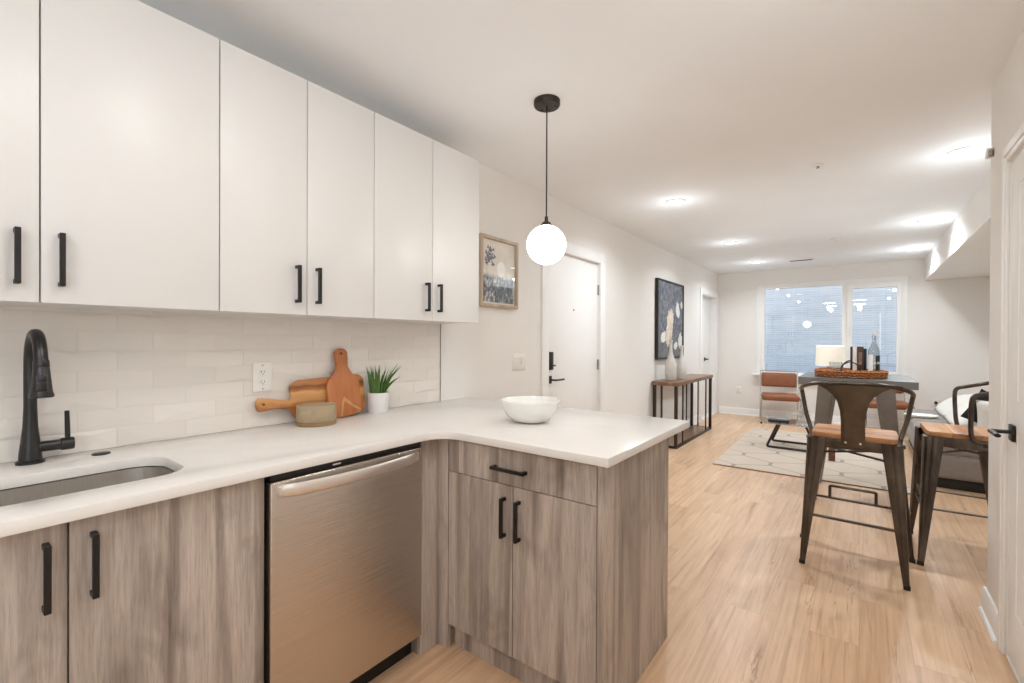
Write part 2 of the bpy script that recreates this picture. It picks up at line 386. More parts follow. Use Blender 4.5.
    def build(s, name, mat, parent=None, smooth=35, offset=None):
        me = bpy.data.meshes.new(name); s.b.to_mesh(me); s.b.free()
        me.materials.append(MT[mat] if isinstance(mat, str) else mat)
        o = bpy.data.objects.new(name, me); COL.objects.link(o)
        if parent is not None:
            off = rootloc(parent); o.parent = parent
            me.transform(Matrix.Translation(-off))
        elif offset is not None:
            me.transform(Matrix.Translation(-Vector(offset))); o.location = offset
        if smooth:
            for p in me.polygons: p.use_smooth = True
            try: me.set_sharp_from_angle(angle=math.radians(smooth))
            except Exception: pass
        return o
def struct(name, mb, mat, parent=None):
    o = mb.build(name, mat, parent)
    if parent is None: o['kind'] = 'structure'
    return o
def children(o): return [c for c in bpy.data.objects if c.parent == o]
def copy_tree(o, parent=None):
    c = o.copy(); COL.objects.link(c); c.parent = parent
    for ch in children(o): copy_tree(ch, c)
    return c
def rrect(x0, x1, y0, y1, r, n=6):
    pts = []
    for cx, cy, a in ((x1-r, y1-r, 0), (x0+r, y1-r, 90), (x0+r, y0+r, 180), (x1-r, y0+r, 270)):
        for i in range(n+1):
            t = math.radians(a+90*i/n); pts.append((cx+r*math.cos(t), cy+r*math.sin(t)))
    return pts
def smooth_path(pts, n=6):
    """Catmull-Rom through points"""
    P = [Vector(p) for p in pts]; P = [2*P[0]-P[1]]+P+[2*P[-1]-P[-2]]; out = []
    for i in range(1, len(P)-2):
        a, b, c, d = P[i-1:i+3]
        for k in range(n):
            t = k/n; out.append(.5*((2*b)+(c-a)*t+(2*a-5*b+4*c-d)*t*t+(3*b-a-3*c+d)*t**3))
    out.append(P[-2]); return out
def fillet(pts, r, n=5):
    """polyline with rounded corners"""
    P = [Vector(p) for p in pts]; out = [P[0]]
    for a, b, c in zip(P, P[1:], P[2:]):
        d1 = (a-b); d2 = (c-b); k = min(r, d1.length*.49, d2.length*.49); s = b+d1.normalized()*k; e = b+d2.normalized()*k
        for i in range(n+1):
            t = i/n; out.append(s*(1-t)**2+b*2*t*(1-t)+e*t*t)
    out.append(P[-1]); return out
def XZ(y, flip=1):   # plate axes: local x->X, y->Z, z->Y
    return Matrix(((1, 0, 0, 0), (0, 0, 1, y), (0, 1, 0, 0), (0, 0, 0, 1)))
def YZ(x):           # plate axes: local x->Y, y->Z, z->X
    return Matrix(((0, 0, 1, x), (1, 0, 0, 0), (0, 1, 0, 0), (0, 0, 0, 1)))
def rect(x0, x1, y0, y1): return [(x0, y0), (x1, y0), (x1, y1), (x0, y1)]

# ------------------------------------------------------------------ the room
W = -2.05; YB = 8.80; XR = .482; XL = 1.42; Y0 = -2.2; YE = 3.10
struct('floor', MB().box(W-.14, XL+.14, Y0-.14, YB+.14, -.1, 0), 'oak_plank')
struct('ceiling', MB().box(W-.14, XL+.14, Y0-.14, YB+.14, ZC, ZC+.1), 'ceiling_paint')
D1 = (3.19, 4.125, 2.04); D2 = (7.74, 8.66, 2.04); D3 = (1.90, 2.745, 2.035)
struct('wall_left', MB().plate(rect(Y0, YB, 0, ZC), [rect(D1[0], D1[1], .001, D1[2]), rect(D2[0], D2[1], .001, D2[2])], -.14, 0, 0, YZ(W)), 'wall_paint')
WX = (-1.385, .47, .735, 2.185)
struct('wall_back', MB().plate(rect(W-.14, XL+.14, 0, ZC), [rect(*WX)], 0, .14, 0, XZ(YB)), 'wall_paint')
struct('wall_right', MB().plate(rect(Y0, YE, 0, ZC), [rect(D3[0], D3[1], .001, D3[2]), rect(-1.95, -.35, .95, 2.25)], 0, .12, 0, YZ(XR)), 'wall_paint')
struct('wall_return', MB().box(XR+.12, XL, YE-.12, YE, 0, ZC), 'wall_paint')
struct('wall_living_right', MB().box(XL, XL+.12, YE-.12, YB, 0, ZC), 'wall_paint')
struct('wall_behind', MB().box(W-.14, XL+.14, Y0-.12, Y0, 0, ZC), 'wall_paint')
K0, K1 = -1.95, -.35
w2 = struct('added_window', MB().plate(rect(K0, K1, .95, 2.25), [rect(K0+.07, -1.185, 1.02, 2.18), rect(-1.115, K1-.07, 1.02, 2.18)], 0, .06, .003, YZ(XR+.04)), 'trim_paint')  # invented unseen opening in the right wall that carries the added fill light
for a, b in ((K0+.065, -1.18), (-1.12, K1-.065)): MB().box(XR+.065, XR+.071, a, b, 1.015, 2.185).build('glass_pane', 'window_glass', w2)
struct('trim_1', MB().box(.715, XL, YE, YB, 2.163, ZC), 'wall_paint')          # dropped soffit along the right side
def baseboard(name, segs):
    m = MB()
    for kind, a, b, f in segs:
        if kind == 'x': # wall plane x=f facing sign s
            x, s = f; prof = [(0, 0), (.028, 0), (.028, .008), (.022, .018), (.014, .02), (.014, .105), (.008, .118), (0, .12)]
            m.loft([[(x+s*px, y, z) for px, z in prof] for y in (a, b)])
        else:
            y, s = f; prof = [(0, 0), (.028, 0), (.028, .008), (.022, .018), (.014, .02), (.014, .105), (.008, .118), (0, .12)]
            m.loft([[(x, y+s*py, z) for py, z in prof] for x in (a, b)])
    struct(name, m, 'trim_paint')
baseboard('baseboard_left', [('x', 2.02, 3.09, (W, 1)), ('x', 4.24, 7.62, (W, 1))])
baseboard('baseboard_back', [('y', W+.03, XL, (YB, -1))])
baseboard('baseboard_right', [('x', 2.81, YE+.028, (XR, -1)), ('x', Y0, 1.83, (XR, -1))])
baseboard('baseboard_return', [('y', XR, XL, (YE, 1))])
baseboard('baseboard_living_right', [('x', YE+.03, YB-.03, (XL, -1))])

# entry door (left wall)
def lever(mb, p, n, d, rose=.03, ln=.11, r=.008):
    """p on the door face, n outward normal, d lever direction"""
    p, n, d = Vector(p), Vector(n), Vector(d)
    mb.tube(fillet([p, p+n*.055, p+n*.055+d*ln], .012), [r]*8, 10, None) if False else None
    path = fillet([p, p+n*.058, p+n*.058+d*ln], .014); mb.tube(path, r, 10, (1, 1))
def casing(mb, x, s, y0, y1, z, w=.09, t=.014, wh=None):
    wh = wh or w
    mb.box(*sorted((x, x+s*t)), y0-w, y0, 0, z+wh, .003); mb.box(*sorted((x, x+s*t)), y1, y1+w, 0, z+wh, .003); mb.box(*sorted((x, x+s*t)), y0, y1, z, z+wh, .003)
d = struct('door_1', MB().box(W-.065, W-.022, D1[0]+.003, D1[1]-.003, .008, D1[2]-.004, .002), 'trim_paint')
c = MB(); casing(c, W, 1, D1[0], D1[1], D1[2], .1)
c.build('door_casing', 'trim_paint', d)
m = MB(); m.box(W-.14, W, D1[0]-.004, D1[0]+.002, 0, D1[2]); m.box(W-.14, W, D1[1]-.002, D1[1]+.004, 0, D1[2]); m.box(W-.14, W, D1[0], D1[1], D1[2]-.003, D1[2]+.003); m.box(W-.14, W-.12, D1[0], D1[1], 0, D1[2])
m.build('door_jamb', 'trim_paint', d)
for z in (.25, 1.05, 1.78): MB().box(W-.022, W-.005, D1[1]-.008, D1[1]+.004, z-.05, z+.05, .002).build('hinge', 'hinge_metal', d)
xf = W-.022
k = MB().box(xf, xf+.028, 3.215, 3.275, 1.04, 1.19, .006).build('keypad_lock', 'black_metal', d)
MB().bar((xf+.03, 3.24, 1.075), (xf+.03, 3.30, 1.075), .008, .012).build('thumb_turn', 'black_metal', k)
r_ = MB().box(xf, xf+.012, 3.215, 3.275, .925, .99, .004)
lever(r_, (xf+.01, 3.245, .957), (1, 0, 0), (0, 1, 0), ln=.13); r_.build('lever_handle', 'black_metal', d)
MB().cyl((xf, 3.65, 1.56), (xf+.006, 3.65, 1.56), .008).build('peephole', 'hinge_metal', d)
# second door, set back
d = struct('door_2', MB().box(W-.135, W-.095, D2[0]+.004, D2[1]-.004, .008, D2[2]-.004, .002), 'trim_paint')
c = MB(); casing(c, W, 1, D2[0], D2[1], D2[2], .1); c.build('door_casing', 'trim_paint', d)
m = MB(); m.box(W-.14, W, D2[0]-.004, D2[0]+.002, 0, D2[2]); m.box(W-.14, W, D2[1]-.002, D2[1]+.004, 0, D2[2]); m.box(W-.14, W, D2[0], D2[1], D2[2]-.003, D2[2]+.003)
m.build('door_jamb', 'trim_paint', d)
m = MB().cyl((W-.095, 8.30, .97), (W-.085, 8.30, .97), .032); lever(m, (W-.09, 8.30, .97), (1, 0, 0), (0, -1, 0), r=.011); m.build('lever_handle', 'black_metal', d)
# right-hand panel door
xd = XR+.006
m = MB().plate(rect(D3[0]+.003, D3[1]-.0012, .01, D3[2]-.004), [rect(D3[0]+.11, D3[1]-.11, .22, .92), rect(D3[0]+.11, D3[1]-.11, 1.06, D3[2]-.12)], 0, .038, .0015, YZ(xd))
d = struct('door_3', m, 'trim_paint')
for z0, z1 in ((.22, .92), (1.06, D3[2]-.12)):
    y0, y1 = D3[0]+.11, D3[1]-.11
    p = MB().loft([[(xd+x, y0+i, z0+i), (xd+x, y1-i, z0+i), (xd+x, y1-i, z1-i), (xd+x, y0+i, z1-i)] for x, i in ((.003, -.002), (.006, .006), (.012, .014), (.014, .03), (.012, .05))])
    p.build('door_panel', 'trim_paint', d)
c = MB()
for a, b in ((.0, .02), (.02, .045), (.045, .062)):
    t = {0.: .012, .02: .017, .045: .014}[a]
    c.box(XR-t, XR, D3[1]+a, D3[1]+b, 0, D3[2]+b, .002); c.box(XR-t, XR, D3[0]-b, D3[0]-a, 0, D3[2]+b, .002); c.box(XR-t, XR, D3[0]-a, D3[1]+a, D3[2]+a, D3[2]+b, .002)
c.build('door_casing', 'trim_paint', d)
m = MB(); m.box(XR, XR+.12, D3[0]-.004, D3[0]+.002, 0, D3[2]); m.box(XR, XR+.12, D3[1]-.001, D3[1]+.004, 0, D3[2]); m.box(XR, XR+.12, D3[0], D3[1], D3[2]-.004, D3[2]+.002); m.box(XR+.1, XR+.12, D3[0], D3[1], 0, D3[2])
m.build('door_jamb', 'trim_paint', d)
m = MB().box(xd-.012, xd, 2.645, 2.705, .895, .96, .003); m.tube(fillet([(xd-.01, 2.675, .93), (xd-.068, 2.675, .93), (xd-.068, 2.545, .93)], .014), .010, 10, (1, .8))
m.build('lever_handle', 'black_metal', d)

# window
g = MB()
yo, yi = YB-.012, YB+.10
g.plate(rect(*WX), [rect(-1.31, -.245, .765, 2.16), rect(-.115, .41, .835, 2.095)], 0, .09, .004, XZ(YB-.01))
w = struct('window_1', g, 'trim_paint')
c = MB().plate(rect(WX[0]-.05, WX[1]+.06, WX[2]-.02, WX[3]+.05), [rect(WX[0]+.012, WX[1]-.012, WX[2]+.01, WX[3]-.012)], 0, .012, .002, XZ(YB-.0125)); c.build('window_casing', 'trim_paint', w)
s_ = MB().plate(rect(-.185, .455, .755, 2.16), [rect(-.115, .41, .835, 2.095)], 0, .022, .003, XZ(YB-.034)); s_.build('casement_sash', 'trim_paint', w)
m = MB().box(-.16, -.14, YB-.05, YB-.034, 1.36, 1.42, .003); m.bar((-.15, YB-.052, 1.41), (-.15, YB-.052, 1.52), .014, .012, (0, 1, 0)); m.build('window_latch', 'white_plastic', w)
MB().box(-1.47, .56, YB-.10, YB+.01, .70, .732, .006).build('window_sill', 'trim_paint', w)
MB().box(-1.44, .53, YB-.016, YB, .635, .70, .003).build('window_apron', 'trim_paint', w)
a = MB().box(-1.315, -.24, YB+.03, YB+.036, .76, 2.165).build('glass_pane', 'window_glass', w); a2 = MB().box(-.12, .415, YB+.02, YB+.026, .83, 2.10).build('glass_pane', 'window_glass', w)
# window well outside: masonry wall and gravel floor
struct('trim_2', MB().box(-4.5, 4.5, YB+1.5, YB+1.7, -.2, 3.1), 'well_masonry')
struct('trim_3', MB().box(-4.5, 4.5, YB+.15, YB+1.5, -.2, .45), 'concrete')

# ------------------------------------------------------------------ ceiling things
g0 = None
where = ['nearest the pendant lamp, on the left row', 'middle of the left row', 'at the far end of the left row, by the window', 'nearest, beside the right-hand wall corner', 'middle of the right row, beside the soffit', 'at the far end of the right row, by the soffit']
def downlight():
    r = empty('recessed_light', (0, 0, 0), 'x', 'ceiling light', 'recessed ceiling lights')
    MB().lathe([(.052, -.002), (.058, -.010), (.078, -.007), (.082, 0), (.05, 0)], n=36).build('trim_ring', 'white_plastic', r)
    MB().lathe([(.0, -.001), (.054, -.001), (.054, -.006), (.0, -.007)], n=32).build('lens', 'lamp_emit', r); return r
dl = downlight()
for i, (x, y) in enumerate(CANS):
    o = dl if i == 0 else copy_tree(dl); o.location = (x, y, ZC); o['label'] = 'round white recessed ceiling light '+where[i]
for i, (x, y) in enumerate(KITCHEN):  # last two are added fixtures that brighten the right wall
    r = empty('flush_ceiling_light', (x, y, ZC), ['round white flush ceiling light over the counter, nearest the pendant', 'round white flush ceiling light over the counter, behind the camera', 'added round white flush ceiling light along the right wall, nearest the pendant', 'added round white flush ceiling light along the right wall, behind the camera'][i], 'ceiling light', 'flush lights over the kitchen')
    MB().lathe([(0, 0), (.17, 0), (.175, -.02), (.165, -.03), (0, -.03)], (x, y, ZC)).build('base', 'white_plastic', r)
    MB().lathe([(.0, -.03), (.155, -.03), (.15, -.04), (0, -.045)], (x, y, ZC)).build('diffuser', 'lamp_emit', r)
r = empty('fire_sprinkler', (-.241, 3.717, ZC), 'white fire sprinkler head with dark centre in the middle of the ceiling', 'sprinkler')
MB().lathe([(0, 0), (.038, 0), (.036, -.006), (.02, -.009), (0, -.009)], (-.241, 3.717, ZC)).build('escutcheon', 'white_plastic', r)
MB().lathe([(0, -.009), (.008, -.009), (.006, -.018), (.010, -.019), (.010, -.021), (0, -.021)], (-.241, 3.717, ZC), 16).build('head', 'hinge_metal', r)
r = empty('smoke_detector', (-.253, 6.53, ZC), 'small flat white detector disc on the far ceiling', 'detector')
MB().lathe([(0, 0), (.055, 0), (.053, -.015), (.04, -.022), (0, -.022)], (-.253, 6.53, ZC)).build('housing', 'white_plastic', r)
MB().lathe([(.03, -.0215), (.033, -.0215), (.033, -.0235), (.03, -.0235)], (-.253, 6.53, ZC)).build('vent_ring', 'white_plastic', r)
r = empty('air_vent', (-.714, 7.944, ZC), 'narrow dark slotted air vent in the ceiling near the window', 'vent')
MB().plate(rect(-.714-.16, -.714+.16, 7.944-.06, 7.944+.06), [rect(-.714-.14, -.714+.14, 7.944-.045, 7.944+.045)], -.008, 0, .001, Matrix.Translation((0, 0, ZC))).build('frame', 'white_plastic', r)
m = MB()
for k in range(5): m.box(-.714-.14, -.714+.14, 7.944-.042+k*.018, 7.944-.036+k*.018, ZC-.006, ZC-.001)
m.box(-.714-.14, -.714+.14, 7.944-.045, 7.944+.045, ZC-.001, ZC-.0003)
m.build('slats', 'socket_dark', r)
# pendant
px, py = -1.25, 1.927
r = empty('pendant_lamp', (px, py, ZC), 'white glass globe pendant lamp on a thin black cord from the ceiling', 'pendant lamp')
m = MB().lathe([(0, 0), (.065, 0), (.065, -.022), (.061, -.028), (0, -.028)], (px, py, ZC)); m.build('canopy', 'bronze_metal', r)
for a in (40, 160, 280): MB().cyl((px+.045*math.cos(math.radians(a)), py+.045*math.sin(math.radians(a)), ZC-.028), (px+.045*math.cos(math.radians(a)), py+.045*math.sin(math.radians(a)), ZC-.033), .005, n=10).build('canopy_screw', 'black_metal', r)
MB().cyl((px, py, ZC-.028), (px, py, 1.885), .0036, n=10).build('cord', 'black_metal', r)
MB().lathe([(0, .045), (.008, .045), (.009, .02), (.018, .018), (.028, .004), (.030, -.006), (0, -.006)], (px, py, 1.857), 24).build('socket_cap', 'bronze_metal', r)
MB().lathe([(.097*math.sin(PI*i/28), .097*-math.cos(PI*i/28)) for i in range(29)], (px, py, 1.762), 40).build('globe', 'globe_opal', r)

# ------------------------------------------------------------------ kitchen: uppers
def handle_v(x, y, z0, z1, axis='x', t=.012, so=.032):
    """bar pull standing off a front that faces +X (axis x) or -Y (axis y)"""
    m = MB()
    if axis == 'x':
        m.box(x+so-t, x+so, y-t/2, y+t/2, z0, z1, .001, seg=1)
        for a, b in ((z0, z0+t), (z1-t, z1)): m.box(x, x+so-t/2, y-t/2, y+t/2, a, b, .001, seg=1)
    elif axis == 'y':
        m.box(x-t/2, x+t/2, y-so, y-so+t, z0, z1, .001, seg=1)
        for a, b in ((z0, z0+t), (z1-t, z1)): m.box(x-t/2, x+t/2, y-so+t/2, y, a, b, .001, seg=1)
    return m
ZU0, ZU1, XU = 1.386, 2.321, -1.765
def wall_cabinet(y0, ym, y1, label):
    r = empty('wall_cabinet', (W, (y0+y1)/2, ZU0), label, 'cabinet', 'white wall cabinets')
    MB().box(W+.001, XU-.021, y0+.0006, y1-.0006, ZU0+.001, ZU1, .001, seg=1).build('body', 'white_laminate', r)
    for a, b, hy in ((y0, ym, ym-.044), (ym, y1, ym+.04)):
        dr = MB().box(XU-.019, XU, a+.0018, b-.0018, ZU0, ZU1, .0012, seg=2).build('door', 'white_laminate', r)
        handle_v(XU, hy, 1.432, 1.577).build('handle', 'black_metal', dr)
wall_cabinet(-.214, .222, .658, 'white flat-front wall cabinet directly over the sink and faucet')
wall_cabinet(.658, .973, 1.29, 'white flat-front wall cabinet above the outlet and cutting boards')
wall_cabinet(1.29, 1.647, 2.01, 'white flat-front wall cabinet at the end, nearest the pendant lamp')
# backsplash
def backsplash():
    m = bmesh.new(); z0 = .9155; rh = .0657; L = .2036; gap = .0011; y_end = 1.974; k = 0
    while z0+k*rh < ZU0-.005:
        za, zb = z0+k*rh+gap, min(z0+(k+1)*rh-gap, ZU0+.01)
        off = .342 if k % 2 else .342-L/2
        y = off-L*3
        while y < y_end:
            a, b = y+gap, min(y+L-gap, y_end)
            if b-a > .01:
                h = .004; q = [(a, za), (b, za), (b, zb), (a, zb)]
                v = [m.verts.new((W+h, *p)) for p in q]; bk = [m.verts.new((W, *p)) for p in q]
                cu, cv = random.choice(((.5, .2), (.5, .8), (.22, .5), (.78, .5), (.5, .5), (.32, .2), (.68, .8)))
                rise = random.choice((.0015, .003, .0045)); e = .0015
                cp = m.verts.new((W+h+rise, a+(b-a)*cu, min(max(za+(zb-za)*cv, za+e), zb-e)))
                for i in range(4):
                    j = (i+1) % 4; m.faces.new((v[i], v[j], cp)); m.faces.new((v[i], bk[i], bk[j], v[j]))
            y += L
        k += 1
    bmesh.ops.recalc_face_normals(m, faces=m.faces[:])
    mb = MB(); mb.merge(m)
    mb.box(W, W+.0028, -.35, y_end, .9155, ZU0+.01)
    o = mb.build('wall_backsplash', 'glass_tile', smooth=0); o['kind'] = 'structure'
    e = MB().box(W, W+.008, y_end, y_end+.003, .9155, ZU0-.001).build('edge_strip', 'hinge_metal', o)
backsplash()
# ------------------------------------------------------------------ counter
ZT = .915; XF = -1.39; YPF, YPB, XPE = 1.352, 2.224, -.638
YS = -.95
r_in = .10
outl = [(W+.001, YS), (XF, YS)]
for i in range(9):
    t = PI-PI/2*i/8; outl.append((XF+r_in+r_in*math.cos(t), YPF-r_in+r_in*math.sin(t)))
outl += [(XPE, YPF), (XPE, YPB), (W+.001, YPB)]
sink_hole = rrect(-1.825, -1.525, -.15, .50, .09, 8)
m = MB().plate(outl, [sink_hole], ZT-.031, ZT, .003)
o = m.build('countertop', 'white_quartz', offset=(-1.7, 1.0, ZT-.031)); tag(o, 'white quartz L-shaped countertop running from the sink to the peninsula end', 'countertop')
# sink
r = empty('kitchen_sink', (-1.675, .1, .70), 'stainless steel undermount sink below the black faucet', 'sink')
rings = []
for z, i, rad in ((ZT-.033, -.02, .10), (ZT-.033, .003, .09), (ZT-.06, .004, .09), (.745, .012, .085), (.722, .022, .08), (.712, .045, .07), (.708, .09, .03)):
    rings.append([(x, y, z) for x, y in rrect(-1.825+i, -1.525-i, -.15+i, .50-i, min(rad, .3/2-i-.001), 8)])
b = MB(); b.loft(rings, cap=False); 
t = bmesh.new(); vs = [t.verts.new(p) for p in rings[-1]]; t.faces.new(vs); b.merge(t)
b.build('bowl', 'sink_steel', r)
MB().lathe([(0, .002), (.03, .002), (.042, .004), (.045, .001), (0, .001)], (-1.70, .1, .708), 28).build('drain', 'chrome', r)
# faucet
fx, fy = -1.985, .229
r = empty('kitchen_faucet', (fx, fy, ZT), 'matte black pull-down kitchen faucet with side lever behind the sink', 'faucet')
MB().lathe([(0, 0), (.032, 0), (.0325, .006), (.029, .009), (.026, .011), (.025, .03), (.021, .07), (.017, .11), (.0152, .16), (.0150, .17)], (fx, fy, ZT), 32).build('base', 'faucet_black', r)
pth = [(fx, fy, ZT+.15), (fx, fy, 1.17)]
cxr = .090
for i in range(15):
    a = PI-PI*.93*i/14; pth.append((fx+cxr+cxr*math.cos(a), fy, 1.212+cxr*math.sin(a)))
pth.append((fx+cxr*2+.006, fy, 1.205))
MB().tube(pth, [.0150]*2+[.0150 for i in range(16)], 20).build('spout', 'faucet_black', r)
hx = fx+cxr*2+.006
hd = MB().lathe([(0, .095), (.0155, .095), (.0168, .09), (.0172, .075), (.0164, .073), (.0172, .071), (.0225, .01), (.0255, -.002), (.025, -.008), (.020, -.010), (0, -.010)], (0, 0, 0), 28, M=Matrix.Translation((hx+.002, fy, 1.135)) @ Matrix.Rotation(math.radians(-4), 4, 'Y')).build('spray_head', 'faucet_black', r)
dv = Vector((-hx, -fy, 0)).normalized()
pp = Vector((hx+.002, fy, 1.165))+dv*.0215
m = MB(); side = Vector((-dv.y, dv.x, 0))
for (ww, z0, z1, o_) in ((.011, -.019, .024, .0),):
    Mx = Matrix(((side.x, dv.x, 0, pp.x), (side.y, dv.y, 0, pp.y), (0, 0, 1, pp.z), (0, 0, 0, 1))) @ Matrix.Rotation(math.radians(8), 4, 'X')
    m.box(-ww, ww, -.006, .002, z0, z1, .002, Mx); m.box(-ww*.8, ww*.8, -.002, .0035, .006, .02, .001, Mx)
m.build('spray_button', 'black_plastic', hd)
m = MB().cyl((fx, fy+.01, .960), (fx, fy+.064, .960), .0160); m.build('handle_body', 'faucet_black', r)
m = MB().lathe([(0, 0), (.0185, 0), (.0192, .003), (.0192, .026), (.018, .03), (0, .03)], (0, 0, 0), 24, M=Matrix.Translation((fx, fy+.066, .960)) @ Matrix.Rotation(-PI/2, 4, 'X'))
hc = m.build('handle_cap', 'faucet_black', r)
MB().cyl((fx, fy+.082, .97), (fx, fy+.080, 1.063), .0068, .006).build('lever', 'faucet_black', hc)
o = MB().lathe([(0, 0), (.024, 0), (.0245, .003), (.02, .005), (0, .005)], (-1.962, .386, ZT), 28).build('hole_cover', 'faucet_black', offset=(-1.962, .386, ZT)); tag(o, 'flat round black hole cover on the counter right of the faucet', 'hole cover')

# ------------------------------------------------------------------ base cabinets
ZD0, ZD1 = .105, .872; XD = -1.424
def base_cabinet_sink():
    r = empty('base_cabinet', (-1.75, .24, 0), 'grey wood base cabinet with two doors below the sink', 'cabinet', 'grey wood base cabinets')
    b = MB(); y0, y1 = -.20, .654; xb = XD-.021
    b.box(W+.03, xb, y0, y0+.018, .10, .88); b.box(W+.03, xb, y1-.018, y1, .10, .88); b.box(W+.03, xb, y0+.018, y1-.018, .10, .118); b.box(W+.03, W+.04, y0+.018, y1-.018, .118, .88); b.box(xb-.02, xb, y0+.018, y1-.018, .862, .88)
    b.build('body', 'grey_oak', r)
    MB().box(-1.51, -1.495, y0, y1, 0, .10).build('toe_kick', 'grey_oak', r)
    for a, c, hy in ((y0, .224, .187), (.224, y1, .266)):
        dr = MB().box(XD-.019, XD, a+.0015, c-.0015, ZD0, ZD1+.006, .001, seg=1).build('door', 'grey_oak', r)
        handle_v(XD, hy, .694, .842).build('handle', 'black_metal', dr)
base_cabinet_sink()
def base_cabinet_left():
    r = empty('base_cabinet', (-1.75, -.58, 0), 'grey wood base cabinet left of the sink cabinet', 'cabinet', 'grey wood base cabinets')
    MB().box(W+.03, XD-.021, YS+.002, -.202, .10, .88).build('body', 'grey_oak', r)
    MB().box(-1.51, -1.495, YS+.002, -.202, 0, .10).build('toe_kick', 'grey_oak', r)
    dr = MB().box(XD-.019, XD, YS+.002, -.202, ZD0, ZD1+.006, .001, seg=1).build('door', 'grey_oak', r)
    handle_v(XD, -.25, .694, .842).build('handle', 'black_metal', dr)
base_cabinet_left()
# dishwasher
def dishwasher():
    y0, y1 = .657, 1.264
    r = empty('dishwasher', (-1.72, .96, 0), 'stainless steel dishwasher with curved bar handle between the grey cabinets', 'dishwasher')
    MB().box(W+.04, -1.446, y0+.003, y1-.003, .10, .880).build('tub', 'black_plastic', r)
    MB().box(-1.50, -1.47, y0+.003, y1-.003, 0, .10).build('kick_plate', 'black_plastic', r)
    d = MB().box(-1.445, -1.405, y0+.006, y1-.004, .098, .858, .006, seg=3).build('door', 'brushed_steel', r)
    c = MB().box(-1.445, -1.412, y0+.008, y1-.006, .859, .879, .002).build('control_strip', 'black_plastic', r)
    MB().box(-1.412, -1.4115, .87, .90, .866, .871).build('indicator', 'white_plastic', c)
    # bowed flat bar
    n = 22; rings = []
    for i in range(n+1):
        t = i/n; y = y0+.026+(y1-y0-.055)*t; bow = math.sin(PI*t)
        x = -1.403+.018*min(1, bow*3.5)+.03*bow; h = .020
        rings.append([(x-.006, y, .828-h), (x, y, .828-h*.8), (x+.005, y, .828), (x, y, .828+h*.8), (x-.006, y, .828+h), (x-.009, y, .828)])
    m = MB().loft(rings)
    for t in (0, 1):
        y = y0+.034+(y1-y0-.072)*t; m.box(-1.4055, -1.395, y-.009, y+.009, .812, .844, .003)
    m.build('bar_handle', 'handle_steel', d)
dishwasher()
def corner_and_peninsula():
    YF = 1.37
    r = empty('corner_cabinet', (-1.74, 1.7, 0), 'grey wood corner filler cabinet between the dishwasher and the peninsula doors', 'cabinet', 'grey wood base cabinets')
    MB().box(W+.03, XD-.022, 1.268, 2.008, 0, .882).build('body', 'grey_oak', r)
    MB().box(XD-.02, XD, 1.268, 1.368, 0, .883, .0008, seg=1).build('filler_panel', 'grey_oak', r)
    MB().box(XD-.0195, -1.369, 1.3685, 1.388, 0, .883, .0008, seg=1).build('filler_panel', 'grey_oak', r)
    r = empty('peninsula_cabinet', (-1.02, 1.7, 0), 'grey wood peninsula cabinet with one drawer over two doors', 'cabinet', 'grey wood base cabinets')
    x0, x1 = -1.367, -.686
    MB().box(x0, x1-.001, YF+.021, 1.995, .10, .883).build('body', 'grey_oak', r)
    MB().box(x0, x1, 1.41, 1.425, 0, .10).build('toe_kick', 'grey_oak', r)
    dw = MB().box(x0+.002, x1-.002, YF, YF+.019, .746, .878, .001, seg=1).build('drawer', 'grey_oak', r)
    m = MB().box(-1.12, -.965, YF-.032, YF-.020, .800, .812, .001, seg=1)
    for a in (-1.12, -.977): m.box(a, a+.012, YF-.026, YF, .800, .812, .001, seg=1)
    m.build('handle', 'black_metal', dw)
    for a, b, hx in ((x0, -1.0315, -1.068), (-1.0315, x1, -1.0)):
        dr = MB().box(a+.002, b-.002, YF, YF+.019, ZD0, .743, .001, seg=1).build('door', 'grey_oak', r)
        handle_v(hx, YF, .55, .698, 'y').build('handle', 'black_metal', dr)
    MB().box(x1+.002, -.666, YF-.002, 2.010, 0, .883, .0008, seg=1).build('end_panel', 'grey_oak', r)
    MB().box(x0, x1, 1.996, 2.010, 0, .883, .0008, seg=1).build('back_panel', 'grey_oak', r)
corner_and_peninsula()

# ------------------------------------------------------------------ plates on walls
def outlet(M, label, with_plug=False):
    r = empty('outlet', M.translation, label, 'outlet', 'wall outlets'); r.matrix_world = M
    loc = Vector((0, 0, 0))
    def P(mb, name, mat, par=r):
        o = mb.build(name, mat); o.parent = par; return o
    pl = P(MB().box(-.040, .040, -.062, .062, 0, .005, .002), 'cover_plate', 'white_plastic')
    for s in (-1, 1):
        P(MB().lathe([(0, .005), (.017, .005), (.0175, .0065), (.016, .0075), (0, .0075)], (0, s*.021, 0), 24, 1, .85), 'socket', 'white_plastic')
        m = MB()
        for dx in (-.006, .006): m.box(dx-.001, dx+.001, s*.021-.002, s*.021+.006, .0074, .0079)
        m.cyl((0, s*.021-.008, .0072), (0, s*.021-.008, .0079), .0022, n=10); P(m, 'slots', 'socket_dark')
    for s in (-1, 1): P(MB().cyl((0, s*.05, .005), (0, s*.05, .0062), .003, n=12), 'screw', 'hinge_metal')
    return r
ML = lambda x, y, z: Matrix(((0, 0, 1, x), (1, 0, 0, y), (0, 1, 0, z), (0, 0, 0, 1)))
MBk = lambda x, y, z: Matrix(((1, 0, 0, x), (0, 0, -1, y), (0, 1, 0, z), (0, 0, 0, 1)))
outlet(ML(W+.0072, .926, 1.127), 'white duplex outlet on the backsplash left of the cutting boards')
outlet(MBk(-1.70, YB, .43), 'white outlet low on the far wall left of the window')
outlet(MBk(.84, YB, .41), 'white outlet on the far wall above the sofa end, with a plug in it')
